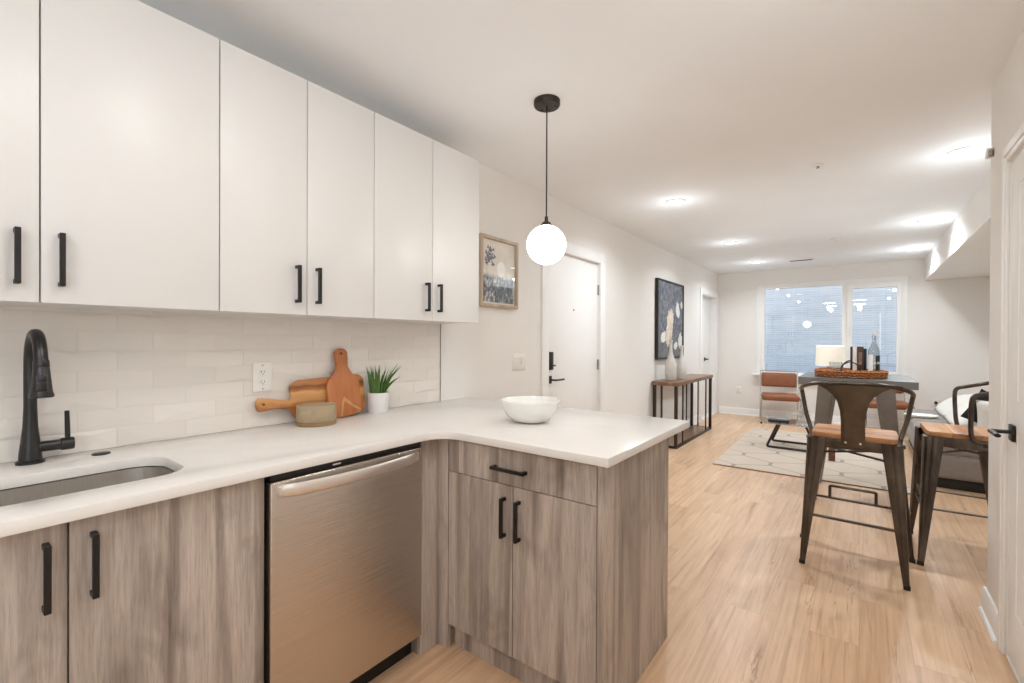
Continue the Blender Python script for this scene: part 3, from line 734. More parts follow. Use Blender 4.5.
r = empty('power_cord', (.84, YB-.01, .39), 'black plug and thin cord hanging from the outlet behind the sofa', 'cord')
MB().box(.824, .856, YB-.045, YB-.0085, .41, .445, .005).build('plug', 'black_plastic', r)
MB().tube(smooth_path([(.84, YB-.04, .42), (.835, YB-.06, .36), (.79, YB-.05, .25), (.74, YB-.05, .12), (.70, YB-.06, .012), (.60, YB-.09, .006)]), .004, 8).build('cord', 'socket_dark', r)
# light switches by the entry door
r = empty('light_switch', (W, 2.79, 1.125), 'white wall switch plate with two rockers beside the entry door', 'switch')
MB().box(W, W+.006, 2.715, 2.865, 1.065, 1.185, .002).build('cover_plate', 'white_plastic', r)
for y in (2.752, 2.828): MB().loft([[(W+.006, y-.02, 1.09), (W+.006, y+.02, 1.09), (W+.006, y+.02, 1.16), (W+.006, y-.02, 1.16)], [(W+.008, y-.019, 1.092), (W+.008, y+.019, 1.092), (W+.0115, y+.019, 1.158), (W+.0115, y-.019, 1.158)]]).build('rocker', 'white_plastic', r)
r = empty('door_sensor', (XR-.012, 3.06, 2.17), 'small white door sensor high on the wall corner at right', 'sensor')
MB().box(XR-.022, XR, 3.05, 3.085, 2.15, 2.195, .004).build('housing', 'white_plastic', r)
MB().box(XR-.018, XR-.004, 3.03, 3.0495, 2.15, 2.18, .003).build('bracket', 'hinge_metal', r)

# ------------------------------------------------------------------ pictures
def picture_botanical():
    y0, y1, z0, z1 = 2.318, 2.733, 1.515, 2.0
    r = empty('framed_picture', (W, (y0+y1)/2, z0), 'small abstract botanical print in a pale wood box frame beside the wall cabinets', 'picture', None)
    MB().plate(rect(y0, y1, z0, z1), [rect(y0+.022, y1-.022, z0+.022, z1-.022)], 0, .034, .002, YZ(W+.001)).build('frame', 'frame_oak', r)
    MB().box(W+.002, W+.014, y0+.022, y1-.022, z0+.022, z1-.022).build('mat_board', 'art_mat', r)
    m = MB(); hy, hz = .137, 0
    m.box(W+.0142, W+.0152, y0+.034, y1-.034, z0+.034, z1-.034)
    o = m.build('print', 'art_botanical', r)
    # ink tuft reaching up on the left of the sheet and a pale disc
    b = MB(); rnd = random.Random(3)
    for i in range(46):
        yy = y0+.115+rnd.gauss(0, .022); zz = z0+.29+rnd.random()*.12; s_ = .004+.008*rnd.random(); a = rnd.random()*PI
        pts = [(yy+s_*1.6*math.cos(a+t*PI/3)*(1 if t % 2 else .45), zz+s_*1.8*math.sin(a+t*PI/3)*(1 if t % 2 else .5)) for t in range(6)]
        b.plate(pts, (), 0, .0004, 0, YZ(W+.0153+i*1e-6))
    b.build('ink_tuft', MT['ink_blue'], o)
    MB().plate([(y0+.235+.045*math.cos(t*PI/16), z0+.27+.055*math.sin(t*PI/16)) for t in range(32)], (), 0, .0004, 0, YZ(W+.0153)).build('pale_disc', 'throw_white', o)
    MB().box(W+.025, W+.0265, y0+.0222, y1-.0222, z0+.0222, z1-.0222).build('glazing', 'picture_glass', r)
plain('ink_blue', (92, 98, 112), .6, var=.3, scale=60)
picture_botanical()
def picture_dark():
    y0, y1, z0, z1 = 5.64, 6.68, 1.05, 2.065
    r = empty('framed_painting', (W, 6.13, z0), 'large dark slate-blue abstract painting in a black frame above the console table', 'painting')
    MB().plate(rect(y0, y1, z0, z1), [rect(y0+.018, y1-.018, z0+.018, z1-.018)], 0, .042, .002, YZ(W+.001)).build('frame', 'art_frame_black', r)
    cv = MB().box(W+.004, W+.03, y0+.0185, y1-.0185, z0+.0185, z1-.0185).build('canvas', 'art_dark', r)
    rnd = random.Random(5)
    def blot(cy, cz, ry, rz, seed, rot=0):
        pts = []
        for i in range(72):
            a = 2*PI*i/72; k = 1+.30*noise.noise(Vector((math.cos(a)*1.6+seed, math.sin(a)*1.6, seed)))+.32*noise.noise(Vector((math.cos(a)*5+seed, math.sin(a)*5, seed*2)))
            p, q = ry*k*math.cos(a), rz*k*math.sin(a); pts.append((cy+p*math.cos(rot)-q*math.sin(rot), cz+p*math.sin(rot)+q*math.cos(rot)))
        return pts
    for i, a in enumerate([(6.44, 1.70, .075, .10, 1, .3), (6.60, 1.78, .04, .05, 2, 0), (5.86, 1.33, .09, .065, 3, .5), (6.56, 1.28, .08, .10, 6, 0), (6.36, 1.22, .07, .05, 9, .4)]): MB().plate(blot(*a), (), 0, .002, 0, YZ(W+.0301+i*1e-5)).build('white_stroke', 'art_white', cv)
    for a, e in (((6.13, 1.50, .13, .20, 4, -.15), .0303), ((6.02, 1.33, .08, .12, 7, .3), .0304)): MB().plate(blot(*a), (), 0, .002, 0, YZ(W+e)).build('blush_stroke', 'art_blush', cv)
picture_dark()

# ------------------------------------------------------------------ things on the counter
def lean(y, z0, x0, deg):   # board frame: local x->Y, local y up the board, local z out of the board (+X side)
    a = math.radians(deg); up = Vector((-math.sin(a), 0, math.cos(a))); n = Vector((math.cos(a), 0, math.sin(a))); ys = Vector((0, 1, 0))
    return Matrix(((ys.x, up.x, n.x, x0), (ys.y, up.y, n.y, y), (ys.z, up.z, n.z, z0), (0, 0, 0, 1)))
def board_outline(pts, r): return [(p.x, p.y) for p in fillet([Vector((a, b, 0)) for a, b in pts+[pts[0], pts[1]]], r, 5)][1:-1]
# horizontal board with handle to the left
M = lean(1.215, ZT+.0, W+.0405, 8)
pts = [(-.175, .10), (-.185, .165), (-.15, .19), (.17, .20), (.195, .18), (.2, .04), (.18, .012), (.0, .002), (-.15, .010), (-.172, .03), (-.185, .062), (-.24, .075), (-.315, .066), (-.328, .080), (-.328, .112), (-.315, .126), (-.24, .112)]
hole = [(-.30+.006*math.cos(t*PI/8), .096+.006*math.sin(t*PI/8)) for t in range(16)]
m = MB().plate(board_outline(pts, .022), [hole], 0, .018, .003, M)
r = m.build('cutting_board', 'acacia_board', offset=(W+.03, 1.215, ZT)); tag(r, 'wide striped wood cutting board with a handle pointing left, leaning on the backsplash', 'cutting board', 'wooden cutting boards')
# upright paddle board
M = lean(1.285, ZT+.0005, W+.0635, 8.5)
pts = [(-.075, .002), (-.088, .10), (-.088, .165), (-.045, .215), (-.030, .24), (-.033, .285), (-.034, .32), (0, .335), (.034, .32), (.033, .285), (.030, .24), (.045, .215), (.088, .165), (.088, .10), (.084, .012), (.0, .0)]
hole = [(.006*math.cos(t*PI/8), .305+.006*math.sin(t*PI/8)) for t in range(16)]
m = MB().plate(board_outline(pts, .025), [hole], 0, .018, .003, M)
r = m.build('cutting_board', 'cherry_board', offset=(W+.05, 1.285, ZT)); tag(r, 'reddish paddle-shaped cutting board standing upright in front of the striped one', 'cutting board', 'wooden cutting boards')
m = MB(); 
m.plate(board_outline([(-.030, .004), (-.018, .07), (-.006, .098), (.010, .085), (.045, .052), (.082, .030), (.082, .022), (.045, .040), (.008, .066), (-.004, .074), (-.010, .06), (-.020, .004)], .006), (), .0181, .0185, 0, M)
m.build('pale_inlay', 'acacia_pale', r) if 'acacia_pale' in MT else None
# round box
bx, by = -1.915, 1.10
r = empty('round_box', (bx, by, ZT), 'low round tan wooden box in front of the cutting boards', 'box')
MB().lathe([(0, 0), (.080, 0), (.083, .003), (.083, .017), (.081, .018), (0, .018)], (bx, by, ZT), 48).build('base', 'box_base_wood', r)
MB().lathe([(0, .0185), (.0815, .0185), (.0825, .020), (.0825, .083), (.080, .087), (.0, .087)], (bx, by, ZT), 48).build('lid', 'box_wood', r)
# plant
px, py = -1.985, 1.478
r = empty('potted_plant', (px, py, ZT), 'small green aloe plant in a white pot beside the cutting boards', 'plant')
MB().lathe([(0, 0), (.046, 0), (.049, .004), (.055, .098), (.055, .102), (.051, .102), (.050, .09), (0, .09)], (px, py, ZT), 40).build('pot', 'pot_white', r)
MB().lathe([(0, .0905), (.0495, .0905), (.04, .095), (0, .097)], (px, py, ZT), 24).build('soil', 'soil', r)
m = MB(); rnd = random.Random(11)
for i in range(58):
    a = rnd.random()*2*PI; rad = .038*math.sqrt(rnd.random()); ln = .09+.075*rnd.random(); out = .02+.095*rnd.random()*(rad/.038+.2); 
    b0 = Vector((px+rad*math.cos(a), py+rad*math.sin(a), ZT+.09)); dr = Vector((math.cos(a), math.sin(a), 0))
    if b0.x+dr.x*out < W+.012: out = max(0, (b0.x-W-.016))*.9
    if b0.y+dr.y*out < 1.432: out = max(0, (b0.y-1.432)/max(-dr.y, .05))
    if b0.y+dr.y*out < 1.425: out = .0
    w0 = .0055+.002*rnd.random(); P = []
    for k in range(6):
        t = k/5; P.append(b0+dr*out*(t**1.5)+Vector((0, 0, ln*t-.01*t*t)))
    m.tube(P, [w0, w0*1.05, w0*.9, w0*.7, w0*.4, .0006], 6, (1, .5))
m.build('leaves', 'aloe_leaf', r)
# bowl
bx, by = -1.21, 1.738
r = MB().lathe([(0, .0), (.055, 0), (.062, .003), (.090, .014), (.113, .036), (.126, .062), (.133, .088), (.137, .098), (.136, .102), (.130, .102), (.122, .086), (.112, .056), (.094, .032), (.06, .018), (0, .014)], (bx, by, ZT), 56).build('serving_bowl', 'white_ceramic', offset=(bx, by, ZT))
tag(r, 'plain white ceramic bowl on the peninsula countertop', 'bowl')

# ------------------------------------------------------------------ console table and vases
def console():
    x0, x1, y0, y1, zt = -2.03, -1.735, 5.53, 7.12, .79
    r = empty('console_table', ((x0+x1)/2, (y0+y1)/2, 0), 'narrow dark wood and metal console table along the left wall under the painting', 'console table')
    MB().box(x0-.008, x1+.01, y0-.02, y1+.02, zt-.045, zt, .003).build('tabletop', 'console_wood', r)
    L = .035
    for x in (x0, x1-L):
        for y in (y0, y1-L): MB().box(x, x+L, y, y+L, 0, zt-.045, .002).build('leg', 'bronze_metal', r)
    t = .016
    for x in (x0+.006, x1-t-.006):
        for y in (y0+.26, y1-.26-t): MB().box(x, x+t, y, y+t, .028, zt-.047, .001).build('spindle', 'bronze_metal', r)
    for y in (y0+.008, y1-L+.008): MB().box(x0+.10, x0+.10+t, y, y+t, .028, zt-.047, .001).build('spindle', 'bronze_metal', r)
    for x in (x0, x1-L): MB().box(x+.002, x+L-.002, y0+L, y1-L, 0, .028, .002).build('floor_rail', 'bronze_metal', r)
    for y in (y0, y1-L): MB().box(x0+L, x1-L, y+.002, y+L-.002, 0, .028, .002).build('floor_rail', 'bronze_metal', r)
    MB().box(x0+L, x1-L, y0+L, y1-L, .006, .026).build('lower_shelf', 'console_wood', r)
console()
def vase(x, y, sc, h, label, flutes=22):
    r = empty('vase', (x, y, .79), label, 'vase', 'pale vases on the console')
    prof = [(.058, 0), (.072, .03), (.085, .12), (.090, .24), (.086, .36), (.074, .46), (.052, .57), (.032, .68), (.024, .82), (.024, .93), (.030, 1.0)]
    P = smooth_path([(a, 0, b) for a, b in prof], 3); n = 66; rings = []
    for p in P:
        rr = p.x*sc; fl = .045*min(1, p.x/.05)
        rings.append([(x+rr*(1+fl*math.cos(flutes*2*PI*i/n))*math.cos(2*PI*i/n), y+rr*(1+fl*math.cos(flutes*2*PI*i/n))*math.sin(2*PI*i/n), .79+p.z*h) for i in range(n)])
    inner = [[(x+(p.x*sc-.004)*math.cos(2*PI*i/n), y+(p.x*sc-.004)*math.sin(2*PI*i/n), .79+p.z*h) for i in range(n)] for p in reversed(P[8:])]
    MB().loft(rings+inner).build('body', 'vase_glaze', r)
    MB().lathe([(.018*sc+.006, 0), (.028*sc+.004, .004), (.028*sc+.004, .008), (.018*sc+.006, .010)], (x, y, .79+h-.006), 30).build('lip', 'vase_glaze', r)
vase(-1.885, 5.75, .74, .50, 'tall pale bottle-shaped vase on the near end of the console table')
vase(-1.835, 6.02, .68, .43, 'shorter pale vase standing behind the taller one on the console table')

# ------------------------------------------------------------------ rug and living room
o = MB().box(-.79, .79, -1.22, 1.22, 0, .012, .004).build('area_rug', 'rug_trellis'); tag(o, 'beige area rug with grey trellis pattern on the wood floor', 'rug')
MB().box(-.79, .79, -1.226, -1.2205, .0, .010, .002).build('binding', 'rug_edge', o); o.location = (-.46, 6.33, .0005); o.rotation_euler = (0, 0, math.radians(1))
def tan_chair():
    r = empty('tan_leather_chair', (0, 0, 0), 'x', 'chair', 'tan leather chairs')
    def cush(x0, x1, y0, y1, z0, z1): return MB().box(x0, x1, y0, y1, z0, z1, .03, seg=4)
    MB().box(-.25, .25, -.24, .20, .365, .455, .032, seg=4).build('seat', 'tan_leather', r)
    M_ = Matrix.Translation((0, .235, .66)) @ Matrix.Rotation(math.radians(-8), 4, 'X')
    MB().box(-.245, .245, -.03, .03, -.115, .115, .026, M_, 4).build('backrest', 'tan_leather', r)
    for s in (-1, 1):
        m = MB(); x = s*.262
        m.tube(fillet([(x, -.21, .013), (x, -.215, .40), (x, .20, .40), (x*.985, .285, .80)], .03), .010, 10); m.build('side_frame', 'chrome', r)
        MB().tube(fillet([(x, -.21, .012), (x, .24, .012)], .01), .010, 10).build('floor_runner', 'chrome', r)
        MB().cyl((x, -.21, 0), (x, -.21, .024), .013).build('foot', 'black_plastic', r)
        MB().tube([(x, .24, .012), (x, .17, .40)], .010, 10).build('rear_leg', 'chrome', r)
    MB().tube(fillet([(-.258, .285, .78), (-.256, .292, .80), (.256, .292, .80), (.258, .285, .78)], .02), .010, 10).build('top_rail', 'chrome', r)
    return r
tc_ = tan_chair(); tc_.location = (-1.02, 8.33, 0); tc_.rotation_euler = (0, 0, math.radians(11)); tc_['label'] = 'tan leather and chrome chair left of the bar table, under the window'
c2 = copy_tree(tc_); c2.location = (.275, 8.30, 0); c2['label'] = 'tan leather and chrome chair half hidden behind the right end of the bar table'
# coffee table
def coffee():
    x0, x1, y0, y1, z = -.93, -.36, 6.20, 6.74, .305
    r = empty('coffee_table', ((x0+x1)/2, (y0+y1)/2, 0), 'low glass coffee table with bronze sled frame on the rug', 'coffee table')
    MB().plate(rrect(x0, x1, y0, y1, .06), (), z, z+.010, .002).build('glass_top', 'table_glass', r)
    z0 = .0265
    for y in (y0+.06, y1-.06):
        MB().tube(fillet([(x0+.14, y, z-.008), (x0+.03, y, z0), (x1-.03, y, z0), (x1-.14, y, z-.008)], .02), .013, 8).build('sled_frame', 'bronze_metal', r)
    m = MB(); 
    for x in (x0+.14, x1-.14): m.tube([(x, y0+.06, z-.010), (x, y1-.06, z-.010)], .009, 8)
    m.build('cross_bars', 'bronze_metal', r)
    return z+.010
zg = coffee()
for i, (y_, m_, lb, h0, h1) in enumerate([(0, 'book_black', 'black book lying at the bottom on the glass coffee table', 0, .022), (.01, 'book_grey', 'grey book stacked on the black book on the coffee table', .0225, .040)]):
    r = empty('book', (-.79, 6.38, zg+h0), lb, 'book', 'books on the coffee table')
    a = math.radians(4+8*i); M = Matrix.Translation((-.79, 6.40, zg+h0+.0004)) @ Matrix.Rotation(a, 4, 'Z')
    m = MB(); t = .0022; hh = h1-h0
    m.box(-.11, .11, -.08, .08, 0, t, .0006, M); m.box(-.11, .11, -.08, .08, hh-t, hh, .0006, M); m.box(-.11, .11, -.08, -.078, 0, hh, .0006, M); m.build('cover', m_, r)
    MB().box(-.107, .107, -.0778, .077, t, hh-t, 0, M).build('pages', 'paper', r)
r = empty('star_ornament', (-.555, 6.47, zg), 'silver starburst ornament on the glass coffee table', 'ornament')
c = Vector((-.555, 6.47, zg+.108)); MB().lathe([(.016*math.sin(PI*i/10), -.016*math.cos(PI*i/10)) for i in range(11)], c, 16).build('core', 'silver', r)
m = MB(); k = 0; n = 26
for i in range(n):
    zz = 1-2*(i+.5)/n; rr = math.sqrt(1-zz*zz); a = i*2.39996; dv = Vector((rr*math.cos(a), rr*math.sin(a), zz)); L = .10
    m.tube([c+dv*.012, c+dv*.05, c+dv*L], [.005, .0075, .003], 6)
m.build('spikes', 'silver', r)
o = MB().box(-.03, .03, -.022, .022, 0, .135, .004).build('wicker_block', 'wicker_red'); o.location = (-.245, 5.985, .0125); tag(o, 'small upright reddish brown wicker block on the rug under the bar table', 'decor block')

# sofa
def sofa():
    x0, x1, y0, y1 = .465, 1.375, 5.50, 7.90
    r = empty('sofa', ((x0+x1)/2, (y0+y1)/2, 0), 'light grey fabric sofa with loose cushions along the right wall', 'sofa')
    MB().box(x0+.03, x1-.03, y0+.03, y1-.03, 0.0, .09, .004).build('plinth', 'sofa_base', r)
    MB().box(x0, x1, y0, y1, .088, .30, .035, seg=4).build('base', 'sofa_fabric', r)
    for a, b in ((y0, 6.70), (6.70, y1)): MB().box(x0-.01, x1-.20, a+.004, b-.004, .285, .425, .045, seg=5).build('seat_cushion', 'sofa_fabric', r)
    MB().box(x1-.20, x1, y0, y1, .28, .66, .06, seg=5).build('backrest', 'sofa_fabric', r)
    for a, b in ((6.16, 6.95), (6.97, 7.80)):
        prof = [(-.36, -.165), (-.375, -.10), (-.33, -.01), (-.24, .10), (-.12, .17), (.02, .195), (.14, .17), (.18, .08), (.17, -.12), (.12, -.165)]
        P = [(p.x, p.y) for p in smooth_path([Vector((u, v, 0)) for u, v in prof+[prof[0]]], 5)][:-1]
        cx, cz = 1.09, .595; rings = []
        for y, s_ in ((a, .80), (a+.02, .92), (a+.07, 1), ((a+b)/2, 1.02), (b-.07, 1), (b-.02, .92), (b, .80)): rings.append([(cx+.02+u*s_, y, .427+(v*s_+.169)*.66) for u, v in P])
        MB().loft(rings).build('back_cushion', 'cushion_fabric', r)
sofa()
def pillow(name, c, w, h, t, rot, mat, label):
    m = MB(); n = 14; top, bot = [], []
    bm = bmesh.new()
    def grid(sgn):
        G = []
        for i in range(n+1):
            row = []
            for j in range(n+1):
                u, v = 2*i/n-1, 2*j/n-1; bul = max(0, (1-u**4)*(1-v**4))**.5; pin = 1-.07*(1-abs(u)**2)*0-.06*(u*u*(1-v*v)+v*v*(1-u*u))
                row.append(bm.verts.new((u*w/2*pin, v*h/2*pin, sgn*t/2*bul)))
            G.append(row)
        for i in range(n):
            for j in range(n): bm.faces.new((G[i][j], G[i+1][j], G[i+1][j+1], G[i][j+1]))
    grid(1); grid(-1); bmesh.ops.remove_doubles(bm, verts=bm.verts[:], dist=1e-5); bmesh.ops.recalc_face_normals(bm, faces=bm.faces[:])
    m.merge(bm); o = m.build(name, mat); o.location = c; o.rotation_euler = rot; tag(o, label, 'pillow', 'loose pillows on the sofa'); return o
pillow('throw_pillow', (.985, 5.72, .605), .36, .345, .13, (math.radians(90), 0, math.radians(6)), 'cushion_fabric', 'pale cream throw pillow at the near end of the sofa')
pillow('throw_pillow', (.935, 5.93, .66), .30, .30, .08, (math.radians(90), math.radians(28), math.radians(4)), 'black_fabric', 'black throw pillow wedged behind the cream pillow on the sofa')
m = MB().lathe([(0, 0), (.10, 0), (.135, .012), (.15, .03), (.146, .032), (.13, .018), (.10, .008), (0, .006)], (0, 0, 0), 40, 1, .8); o = m.build('serving_tray', 'throw_white'); o.location = (.545, 7.0, .4255); tag(o, 'shallow white dish resting on the sofa seat', 'dish')

# ------------------------------------------------------------------ bar table
TZ = 1.0; TX0, TX1, TY0, TY1 = -.405, .328, 4.37, 5.17
def bar_table():
    r = empty('bar_table', ((TX0+TX1)/2, (TY0+TY1)/2, 0), 'tall grey metal bar table holding the rattan tray', 'table')
    m = MB().box(TX0, TX1, TY0, TY1, TZ-.058, TZ, .0015, seg=1); m.build('tabletop', 'tabletop_metal', r)
    cx = (TX0+TX1)/2; cy = (TY0+TY1)/2
    for sx in (-1, 1):
        for sy in (-1, 1):
            tx, ty = cx+sx*.180, cy+sy*.26; bx_, by_ = cx+sx*.275, cy+sy*.285
            rings = []
            for t in (0, .5, 1):
                x, y, z = tx+(bx_-tx)*t, ty+(by_-ty)*t, (TZ-.058)*(1-t); w = .060-.030*t
                c = .35*w
                base = [(-w, -w+c), (-w+c, -w), (w, -w), (w, w*.3), (w*.3, w), (-w, w)]
                rings.append([(x-sx*-p[0]*1.0, y-sy*-p[1]*1.0, z) if False else (x+(-sx)*(-1)*(-p[0]) if False else x-sx*-1*(-1)*p[0]*-1, y+sy*p[1]*-1, z) for p in base])
            MB().loft(rings).build('leg', 'table_metal', r)
    m = MB()
    m.bar((cx-.19, cy-.26, TZ-.075), (cx+.19, cy-.26, TZ-.075), .02, .035); m.bar((cx-.19, cy+.26, TZ-.075), (cx+.19, cy+.26, TZ-.075), .02, .035)
    m.bar((cx-.19, cy-.26, TZ-.075), (cx-.19, cy+.26, TZ-.075), .02, .035); m.bar((cx+.19, cy-.26, TZ-.075), (cx+.19, cy+.26, TZ-.075), .02, .035)
    m.build('apron', 'table_metal', r)
bar_table()
# tray
ty = 4.64; tx = -.073
r = empty('rattan_tray', (tx, ty, TZ), 'oval woven rattan tray with loop handles on the bar table', 'tray')
ra, rb = .228, .180
def se(a, b, k=2.6, n=56): return [(tx+a*math.copysign(abs(math.cos(2*PI*i/n))**(2/k), math.cos(2*PI*i/n)), ty+b*math.copysign(abs(math.sin(2*PI*i/n))**(2/k), math.sin(2*PI*i/n))) for i in range(n)]
rings = [[(x, y, TZ+z) for x, y in se(ra+d_, rb+d_)] for d_, z in ((-.02, .0), (-.006, .004), (.0, .025), (.004, .05), (.003, .060), (-.004, .064), (-.011, .060), (-.012, .04), (-.016, .014), (-.03, .010))]
MB().loft(rings).build('basket', 'rattan', r)
m = MB(); 
for d_, z in ((.003, .012), (.006, .030), (.008, .048)):
    P = se(ra+d_, rb+d_, n=120); m.tube([(x+.0025*math.cos(i*PI/2.5)*0, y, TZ+z+.004*math.sin(i*PI/2.2)) for i, (x, y) in enumerate(P+[P[0]])], .0075, 6)
m.build('woven_strands', 'rattan', r)
for s in (-1, 1):
    m = MB(); y = ty+s*(rb+.003)
    m.tube(smooth_path([(tx-.055, y, TZ+.05), (tx-.045, y, TZ+.10), (tx+.005, y, TZ+.128), (tx+.055, y, TZ+.10), (tx+.068, y, TZ+.05)], 6), .0045, 8); m.build('loop_handle', 'bronze_metal', r)
ZTR = TZ+.0105
def std_book(x0, x1, y0, h, d, mat, label, strip=None):
    r = empty('book', ((x0+x1)/2, y0+d/2, ZTR), label, 'book', 'books standing in the tray')
    m = MB(); t = .003
    m.box(x0, x0+t, y0, y0+d, ZTR, ZTR+h, .001); m.box(x1-t, x1, y0, y0+d, ZTR, ZTR+h, .001); m.box(x0, x1, y0, y0+t, ZTR, ZTR+h, .001); m.build('cover', mat, r)
    MB().box(x0+t, x1-t, y0+t, y0+d-.004, ZTR+.003, ZTR+h-.004).build('pages', 'paper', r)
    if strip: MB().box(*strip[:2], y0-.0006, y0-.0001, *strip[2:4]).build('spine_label', strip[4], r)
std_book(-.072, -.058, 4.64, .236, .13, 'book_black', 'thin black book standing at the left of the row in the tray')
std_book(-.0575, -.028, 4.64, .232, .13, 'book_white', 'white-spined book standing in the tray between two dark books')
std_book(-.0275, .014, 4.64, .236, .13, 'book_brown', 'dark brown book standing in the tray beside the bottle', (-.018, .004, ZTR+.09, ZTR+.19, 'book_warm'))
std_book(.0145, .034, 4.645, .22, .125, 'book_black', 'black book standing at the right of the row, touching the bottle')
# bottle
bx, by = .079, 4.62
r = empty('wine_bottle', (bx, by, ZTR), 'clear glass wine bottle with black label standing in the tray', 'bottle')
prof = [(0, .004), (.030, .0), (.036, .005), (.037, .02), (.037, .195), (.034, .218), (.022, .248), (.0145, .272), (.0135, .335), (.0155, .337), (.0155, .348), (.0135, .352), (.0115, .352)]
MB().lathe(prof, (bx, by, ZTR), 36).build('glass_body', 'bottle_glass', r)
a0, a1 = math.radians(-75), math.radians(40); rings = []
for z in (.028, .168): rings.append([(bx+.0376*math.cos(a0+(a1-a0)*i/16), by+.0376*math.sin(a0+(a1-a0)*i/16), ZTR+z) for i in range(17)])
lb = MB().loft(rings, False, False).build('label', 'book_black', r)
for nm, a0, a1, z0, z1 in (('paper_strip', math.radians(-160), math.radians(-100), .02, .175),):
    rings = [[(bx+.0376*math.cos(a0+(a1-a0)*i/12), by+.0376*math.sin(a0+(a1-a0)*i/12), ZTR+z) for i in range(13)] for z in (z0, z1)]
    MB().loft(rings, False, False).build(nm, 'throw_white', r)
MB().lathe([(.0142, .325), (.0142, .333), (.0162, .336), (.0162, .350), (.0, .354)], (bx, by, ZTR), 24).build('capsule', 'white_plastic', r)
# letters on the label, modelled as strokes bent round the glass
m = MB()
def glyph(strokes, ang, z, s):
    for pl in strokes:
        P = []
        for (u0, v0), (u1, v1) in zip(pl, pl[1:]):
            for k in range(5):
                t = k/4; u = u0+(u1-u0)*t; v = v0+(v1-v0)*t; a = ang+u*s/.0378; P.append((bx+.0379*math.cos(a), by+.0379*math.sin(a), ZTR+z+v*s))
        m.tube(P, .0013, 5)
glyph([[(-.5, 1), (-.25, 0), (0, .8), (.25, 0), (.5, 1)]], math.radians(-42), .10, .022)
glyph([[(-.5, 0), (0, 1), (.5, 0)], [(-.25, .4), (.25, .4)]], math.radians(-80), .10, .020)
m.build('lettering', 'throw_white', lb)
# tumbler
gx, gy = -.165, 4.56
r = MB().lathe([(0, 0), (.036, 0), (.040, .004), (.047, .112), (.0445, .112), (.038, .012), (0, .010)], (gx, gy, ZTR), 36).build('glass_tumbler', 'clear_glass', offset=(gx, gy, ZTR)); tag(r, 'clear glass tumbler in the tray in front of the lamp', 'glass')
# small lamp
lx, ly = -.222, 4.985
r = empty('table_lamp', (lx, ly, TZ), 'small table lamp with cream drum shade behind the tray on the bar table', 'lamp')
MB().lathe([(0, 0), (.05, 0), (.052, .006), (.045, .014), (.02, .022), (.026, .045), (.022, .07), (.010, .085), (.008, .16), (0, .16)], (lx, ly, TZ), 28).build('base', 'lamp_wood', r)
glow('table_lamp_bulb', (lx, ly, TZ+.155), 15, .025)
m = MB(); m.lathe([(.110, .070), (.104, .245), (.102, .245), (.108, .070)], (lx, ly, TZ), 40)
m.build('shade', 'shade_lit', r)

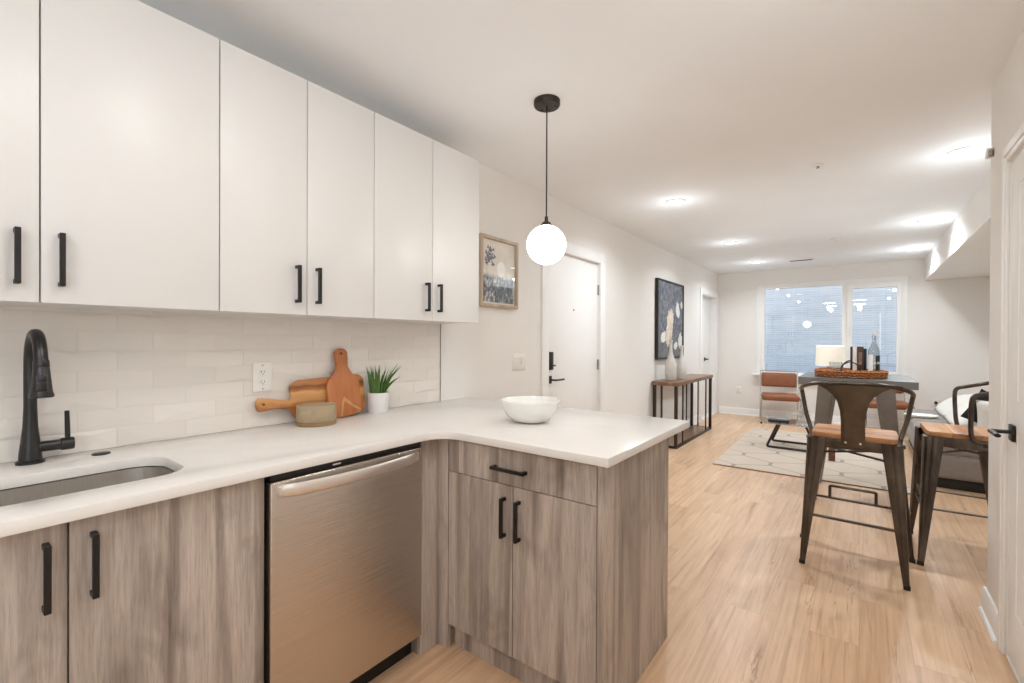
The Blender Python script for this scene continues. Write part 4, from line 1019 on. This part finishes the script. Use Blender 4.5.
# ------------------------------------------------------------------ bar stools
def bar_stool():
    r = empty('bar_stool', (0, 0, 0), 'x', 'bar stool', 'metal bar stools')
    SZ = .765
    # wooden seat of three planks
    m = MB()
    for a, b in ((-.165, -.0555), (-.0545, .0545), (.0555, .165)):
        lo, hi = -.198, .198
        if a < -.1: P = fillet([Vector(p) for p in ((lo, b, 0), (lo+.004, a, 0), (hi-.004, a, 0), (hi, b, 0))], .03)
        elif b > .1: P = fillet([Vector(p) for p in ((hi, a, 0), (hi-.004, b, 0), (lo+.004, b, 0), (lo, a, 0))], .03)
        else: P = [Vector(p) for p in ((lo, a, 0), (hi, a, 0), (hi, b, 0), (lo, b, 0))]
        m.plate([(p.x, p.y) for p in P], (), SZ-.028, SZ, .002)
    m.build('seat', 'seat_wood', r)
    m = MB().plate(rrect(-.188, .188, -.158, .158, .03), [rrect(-.165, .165, -.135, .135, .02)], SZ-.085, SZ-.0285, .001); m.build('seat_apron', 'gunmetal', r)
    feet = {(-1, -1): (-.232, -.212), (1, -1): (.232, -.212), (-1, 1): (-.272, .200), (1, 1): (.272, .200)}
    for (sx, sy), (fx_, fy_) in feet.items():
        tx_, ty_ = sx*.172, sy*.142; rings = []
        for t in (0, .15, .5, .92, 1):
            z = (SZ-.03)*(1-t); x = tx_+(fx_-tx_)*t; y = ty_+(fy_-ty_)*t; w = .045*(1-t)+.0125*t; th = w*.9
            # folded-sheet leg: L channel with rounded outer corner and a centre ridge
            base = [(w*.75, w*1.1), (w, w*.55), (w, w*.15), (w*.88, -w*.1), (w*1.0, -w*.3), (w*.9, -w*.75), (w*.55, -w), (w*.15, -w*.98), (-w*.1, -w*.86), (-w*.35, -w), (-w*1.1, -w*.75), (-w*.95, -w*.45), (w*.2, -w*.4), (w*.45, w*.1), (w*.45, w*.95)]
            rings.append([(x+sx*p, y+sy*(-q), z) for p, q in base])
        lg = MB().loft(rings).build('leg', 'gunmetal', r, smooth=45)
        MB().box(fx_-.015, fx_+.015, fy_-.015, fy_+.015, 0, .022, .004).build('foot_pad', 'black_plastic', lg)
    def at(k, z, ins=.0):
        f = feet[k]; t = 1-z/(SZ-.03); return Vector((k[0]*.172+(f[0]-k[0]*.172)*t, k[1]*.142+(f[1]-k[1]*.142)*t, z))
    m = MB(); a, b = at((-1, -1), .285), at((1, -1), .285); m.bar(a, b, .022, .010); m.build('rear_stretcher', 'gunmetal', r)
    for s in (-1, 1): MB().bar(at((s, -1), .32), at((s, 1), .32), .020, .007).build('side_stretcher', 'gunmetal', r)
    m = MB(); a, b = at((-1, 1), .30), at((1, 1), .30); m.bar(a, b, .022, .010); m.build('front_stretcher', 'gunmetal', r)
    m = MB(); y = a.y; m.tube(fillet([(-.125, y, .304), (-.125, y+.004, .375), (.105, y+.004, .375), (.105, y, .304)], .01), .0085, 8); m.build('foot_rest', 'chrome' if False else 'gunmetal', r)
    m = MB(); z = .645; m.bar(at((-1, -1), z), at((1, 1), z), .018, .009); m.bar(at((1, -1), z-.010), at((-1, 1), z-.010), .018, .009); m.build('cross_brace', 'gunmetal', r)
    # hoop back and arms: one bent tube
    half = [(.0, -.205, 1.058), (.10, -.200, 1.056), (.185, -.176, 1.044), (.238, -.125, 1.024), (.257, -.06, 1.004), (.259, -.022, .990), (.254, -.010, .955), (.236, -.010, .85), (.216, -.014, .775), (.207, -.03, .735), (.204, -.07, .715), (.20, -.12, .712)]
    full = [(-x, y, z) for x, y, z in reversed(half[1:])]+half
    MB().tube(smooth_path(full, 5), .0115, 10).build('hoop_arm', 'gunmetal', r)
    for s in (-1, 1): MB().cyl((s*.185, -.07, .714), (s*.228, -.07, .714), .011, n=12).build('bolt', 'bronze_metal', r)
    # sheet metal splat, flared at top
    rows = []
    prof = [(.700, .056), (.76, .055), (.84, .055), (.90, .060), (.95, .072), (.985, .092), (1.015, .125), (1.035, .158), (1.052, .19)]
    for z, w in prof:
        row = []
        for i in range(17):
            u = -1+2*i/16; x = u*w; t = max(0, min(1, (z-.70)/.355)); yc = -.178-.030*t
            y = yc+ (x/.19)**2*.045*t + .004*(1 if abs(u) > .86 else 0)
            row.append((x, y, z))
        rows.append(row)
    t = bmesh.new(); V = [[t.verts.new(p) for p in row] for row in rows]
    for a, b in zip(V, V[1:]):
        for i in range(16): t.faces.new((a[i], a[i+1], b[i+1], b[i]))
    bmesh.ops.recalc_face_normals(t, faces=t.faces[:])
    bmesh.ops.solidify(t, geom=t.faces[:], thickness=.004)
    sp_ = MB(); sp_.merge(t); so = sp_.build('back_splat', 'splat_metal', r)
    for s in (-1, 1): MB().lathe([(0, .003), (.006, .002), (.007, 0), (0, 0)], (0, 0, 0), 14, M=Matrix.Translation((s*.033, -.1835, .724)) @ Matrix.Rotation(PI/2, 4, 'X')).build('screw', 'chrome', so)
    return r
bs = bar_stool(); bs.location = (-.032, 3.365, 0); bs.rotation_euler = (0, 0, math.radians(-1)); bs['label'] = 'metal bar stool with wood seat seen from behind, in front of the bar table'
b2 = copy_tree(bs); b2.location = (.475, 3.83, 0); b2.rotation_euler = (0, 0, math.radians(91)); b2['label'] = 'metal bar stool with wood seat seen from the side, half hidden by the right wall'
